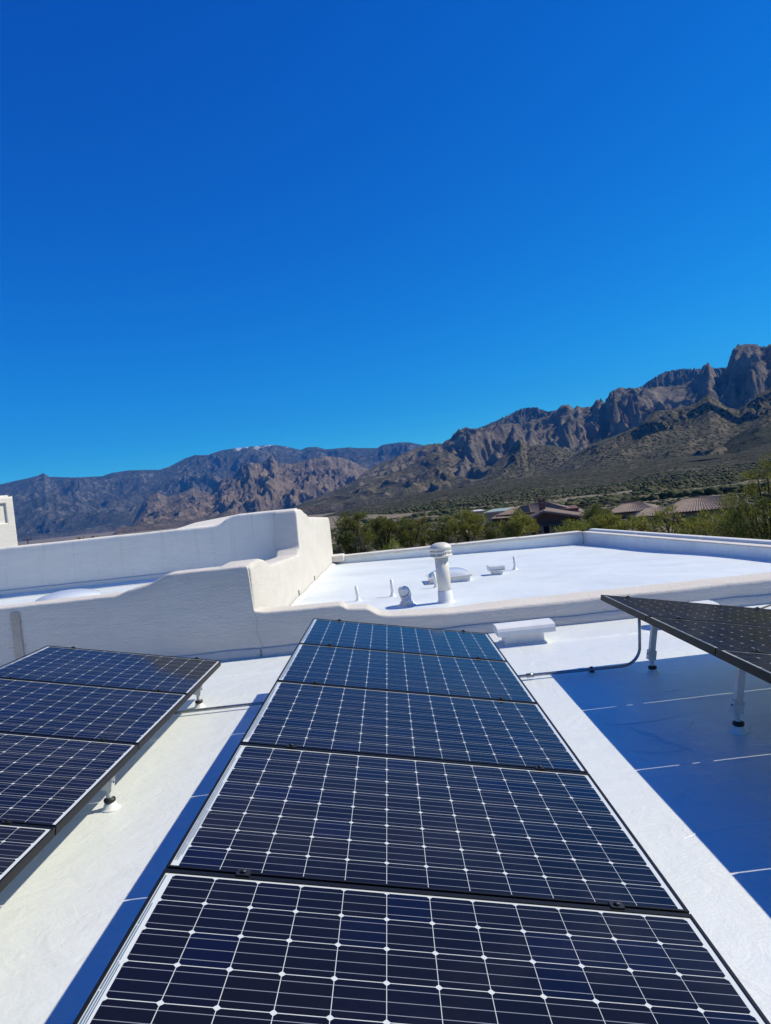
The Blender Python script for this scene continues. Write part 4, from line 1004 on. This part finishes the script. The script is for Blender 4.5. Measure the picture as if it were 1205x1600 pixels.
def make_tree(name, label, cat, px, ytop, wpx, D, fm, dens=1., leaf=(.16, .035), stems=6, sparse=.0, group=None, hmin=None, low=.05, lean=.5):
    c = at_dist(px, ytop, D); zb = float(ground_z(D)); zt = c[2]; H = max(zt-zb, hmin or .3); W = wpx*D/F_PX/2
    t = thing(name, label, cat, (c[0], c[1], zb), group)
    loc = np.random.default_rng(int(px*13+ytop))
    # limbs
    b = MB(); tips = []
    for k in range(stems):
        a = 2*math.pi*(k+loc.random()*.6)/stems; rr = W*loc.uniform(.25, .8); h = H*loc.uniform(.6, .92)
        pts = [(0+.05*W*math.cos(a), .05*W*math.sin(a), -.2), (rr*.25*math.cos(a), rr*.25*math.sin(a), h*.3), (rr*.6*math.cos(a+.15), rr*.6*math.sin(a+.15), h*.68), (rr*math.cos(a+.2), rr*math.sin(a+.2), h)]
        r0 = .022*H+.02; b.tube(pts, [r0, r0*.7, r0*.4, r0*.15], 6)
        for q_ in range(3):
            s0 = Vector(pts[1]).lerp(Vector(pts[3]), loc.uniform(.2, .8)); e0 = s0+Vector((loc.uniform(-1, 1)*W*.4, loc.uniform(-1, 1)*W*.4, loc.uniform(.05, .3)*H))
            b.tube([s0, s0.lerp(e0, .5)+Vector((0, 0, .04*H)), e0], [r0*.3, r0*.2, r0*.08], 5)
    b.build('trunk', MT['bark'], t)
    # clumps: uneven crown made of broom-like sprays
    nc = int(34*dens)+6
    cc = []
    while len(cc) < nc:
        v = loc.uniform(-1, 1, 3)
        if np.linalg.norm(v) > 1: continue
        if np.linalg.norm(v) < .45 and loc.random() < .6: continue
        lum = 1-.22*perlin(np.array([v[0]*2.+px]), np.array([v[1]*2.+v[2]*1.7]))[0]
        cc.append((v[0]*W*.86*lum, v[1]*W*.8*lum, H*(low+.5*(1-low))+v[2]*H*(1-low)*.47*lum))
    cc = np.array(cc)
    vol = (W*W*H*4)**(1/3.); nl = int(4200*dens*max(.35, min(W*H/(leaf[0]*22), 9))/1.0*(1-sparse))
    nl = min(nl, 42000)
    ci = loc.integers(0, nc, nl); cs = (.30+.25*loc.random(nc))*min(W, H)*(.62 if sparse else .75)
    d = loc.standard_normal((nl, 3)); d /= np.linalg.norm(d, axis=1)[:, None]; rad = loc.random(nl)**.5
    pos = cc[ci]+d*(rad*cs[ci]*.8)[:, None]*np.array([1, 1, .8])
    pos[:, 2] = np.maximum(pos[:, 2], .03)
    dirn = d*.6+np.array([0, 0, .9])+loc.standard_normal((nl, 3))*lean; dirn /= np.linalg.norm(dirn, axis=1)[:, None]
    sd_ = np.cross(dirn, loc.standard_normal((nl, 3))); sd_ /= np.linalg.norm(sd_, axis=1)[:, None]
    Ln = leaf[0]*loc.uniform(.6, 1.4, nl)[:, None]; Wn = leaf[1]*loc.uniform(.6, 1.4, nl)[:, None]
    V = np.stack([pos-dirn*Ln*.5, pos+sd_*Wn*.5, pos+dirn*Ln*.5, pos-sd_*Wn*.5], 1).reshape(-1, 3)
    npmesh('crown', V, np.arange(nl*4).reshape(-1, 4), fm, False, t)
    return t
pvg = 'desert trees and bushes behind the parapet'
T = [
 ('mesquite_tree', 'dark round mesquite right beside the tall white wall corner', 'tree', 548, 801, 78, 62, 'f_mq', 1.3),
 ('mesquite_tree', 'mid green mesquite second from the white wall corner', 'tree', 597, 803, 62, 68, 'f_mq', 1.2),
 ('desert_bush', 'bright green low bush touching the far parapet left of the flue', 'bush', 603, 847, 96, 40, 'f_br', .9),
 ('mesquite_tree', 'olive tree directly left above the flue cap', 'tree', 640, 809, 60, 66, 'f_mq', 1.1),
 ('yellow_bush', 'small yellow orange bush between the olive trees', 'bush', 657, 805, 34, 74, 'f_yl', .8),
 ('mesquite_tree', 'olive tree directly behind the flue cap', 'tree', 688, 809, 58, 64, 'f_mq', 1.1),
 ('palo_verde_tree', 'tall bushy palo verde right of the flue cap', 'tree', 728, 798, 72, 66, 'f_pv', 1.3),
 ('palo_verde_tree', 'yellow green palo verde in front of the brown gable wall', 'tree', 806, 801, 66, 60, 'f_pv', 1.2),
 ('desert_bush', 'low olive bush between palo verde and green-roofed house', 'bush', 768, 812, 44, 64, 'f_mq', .9),
 ('desert_bush', 'bright olive bush right of the brown gable wall', 'bush', 896, 814, 64, 58, 'f_br', 1.),
 ('mesquite_tree', 'darkest green tree between gabled house and small tiled house', 'tree', 934, 789, 56, 84, 'f_mq', 1.4),
 ('palo_verde_tree', 'wide green palo verde below the small tiled house', 'tree', 948, 803, 66, 56, 'f_pv', 1.2),
 ('palo_verde_tree', 'bushy green palo verde left of the sparse grey one', 'tree', 992, 806, 72, 52, 'f_pv', 1.2),
 ('palo_verde_tree', 'sparse feathery palo verde in front of the striped tile roof', 'tree', 1043, 787, 78, 50, 'f_pv', .6),
 ('mesquite_tree', 'dark bush under the eave of the striped tile roof', 'tree', 1082, 803, 60, 54, 'f_mq', 1.1),
 ('palo_verde_tree', 'green palo verde left of the large near tree', 'tree', 1112, 797, 84, 40, 'f_pv', 1.2),
 ('desert_bush', 'tiny green tree top showing over the courtyard wall', 'bush', 122, 831, 16, 120, 'f_pv', .8),
 ('bare_bush', 'tiny brownish bare tree top right of the green one over the courtyard wall', 'bush', 145, 832, 18, 125, 'f_gr', .4),
]
for nm, lab, cat, px, yt, w, D, fm, dn in T:
    make_tree(nm, lab, cat, px, yt, w, D, MT[fm], dn, leaf=(.22 if fm != 'f_br' else .16, .055 if D > 45 else .04), sparse=.35 if dn <= .6 else 0, group=pvg if D < 90 else None)
# the large near tree at the right edge
make_tree('palo_verde_tree', 'large yellow green palo verde filling the right edge', 'tree', 1197, 722, 150, 26, MT['f_big'], 2.6, leaf=(.085, .026), stems=10, sparse=.35, low=.02)
make_tree('palo_verde_tree', 'broad leafy palo verde crown over the parapet below the large tree', 'tree', 1150, 790, 130, 30, MT['f_big'], 2.0, leaf=(.09, .028), stems=7)
# low grey shrubs
gs = 'low grey shrubs on the desert floor'
SH = [(528, 845, 26, 40, 'behind the tall white wall corner'), (572, 842, 26, 44, 'between dark mesquite and bright bush'), (650, 844, 30, 44, 'right of the bright low bush'), (716, 833, 40, 46, 'right of the flue cap'),
      (745, 834, 30, 50, 'under the tall palo verde'), (783, 832, 26, 50, 'left one of a pair under the yellow green palo verde'), (822, 829, 34, 50, 'under the yellow green palo verde'), (842, 829, 22, 54, 'under the gable porch'),
      (866, 827, 28, 52, 'right end of the porch'), (889, 826, 24, 50, 'left of the parapet corner'), (915, 822, 20, 50, 'just above the parapet corner'), (1020, 824, 24, 46, 'under the sparse palo verde'),
      (960, 828, 24, 44, 'below the wide green palo verde'), (560, 830, 24, 52, 'under the dark round mesquite')]
for px, yt, w, D, where in SH:
    make_tree('grey_shrub', 'low grey shrub '+where, 'shrub', px, yt, w, D, MT['f_gr'], .7, leaf=(.14, .04), stems=4, group=gs)
# ------------------------------------------------------------------ haze
hz = bpy.data.materials.new('haze'); hz.use_nodes = True; hn = hz.node_tree.nodes; hn.clear()
pvn = hn.new('ShaderNodeVolumePrincipled'); ho = hn.new('ShaderNodeOutputMaterial')
pvn.inputs['Color'].default_value = (.06, .34, 1, 1); pvn.inputs['Density'].default_value = 3.6e-5; pvn.inputs['Anisotropy'].default_value = .0
hz.node_tree.links.new(pvn.outputs[0], ho.inputs['Volume'])
b = MB(); b.box(-15600, 15600, -15600, 15600, -170, 1990); o = b.build('haze', hz); o['kind'] = 'stuff'
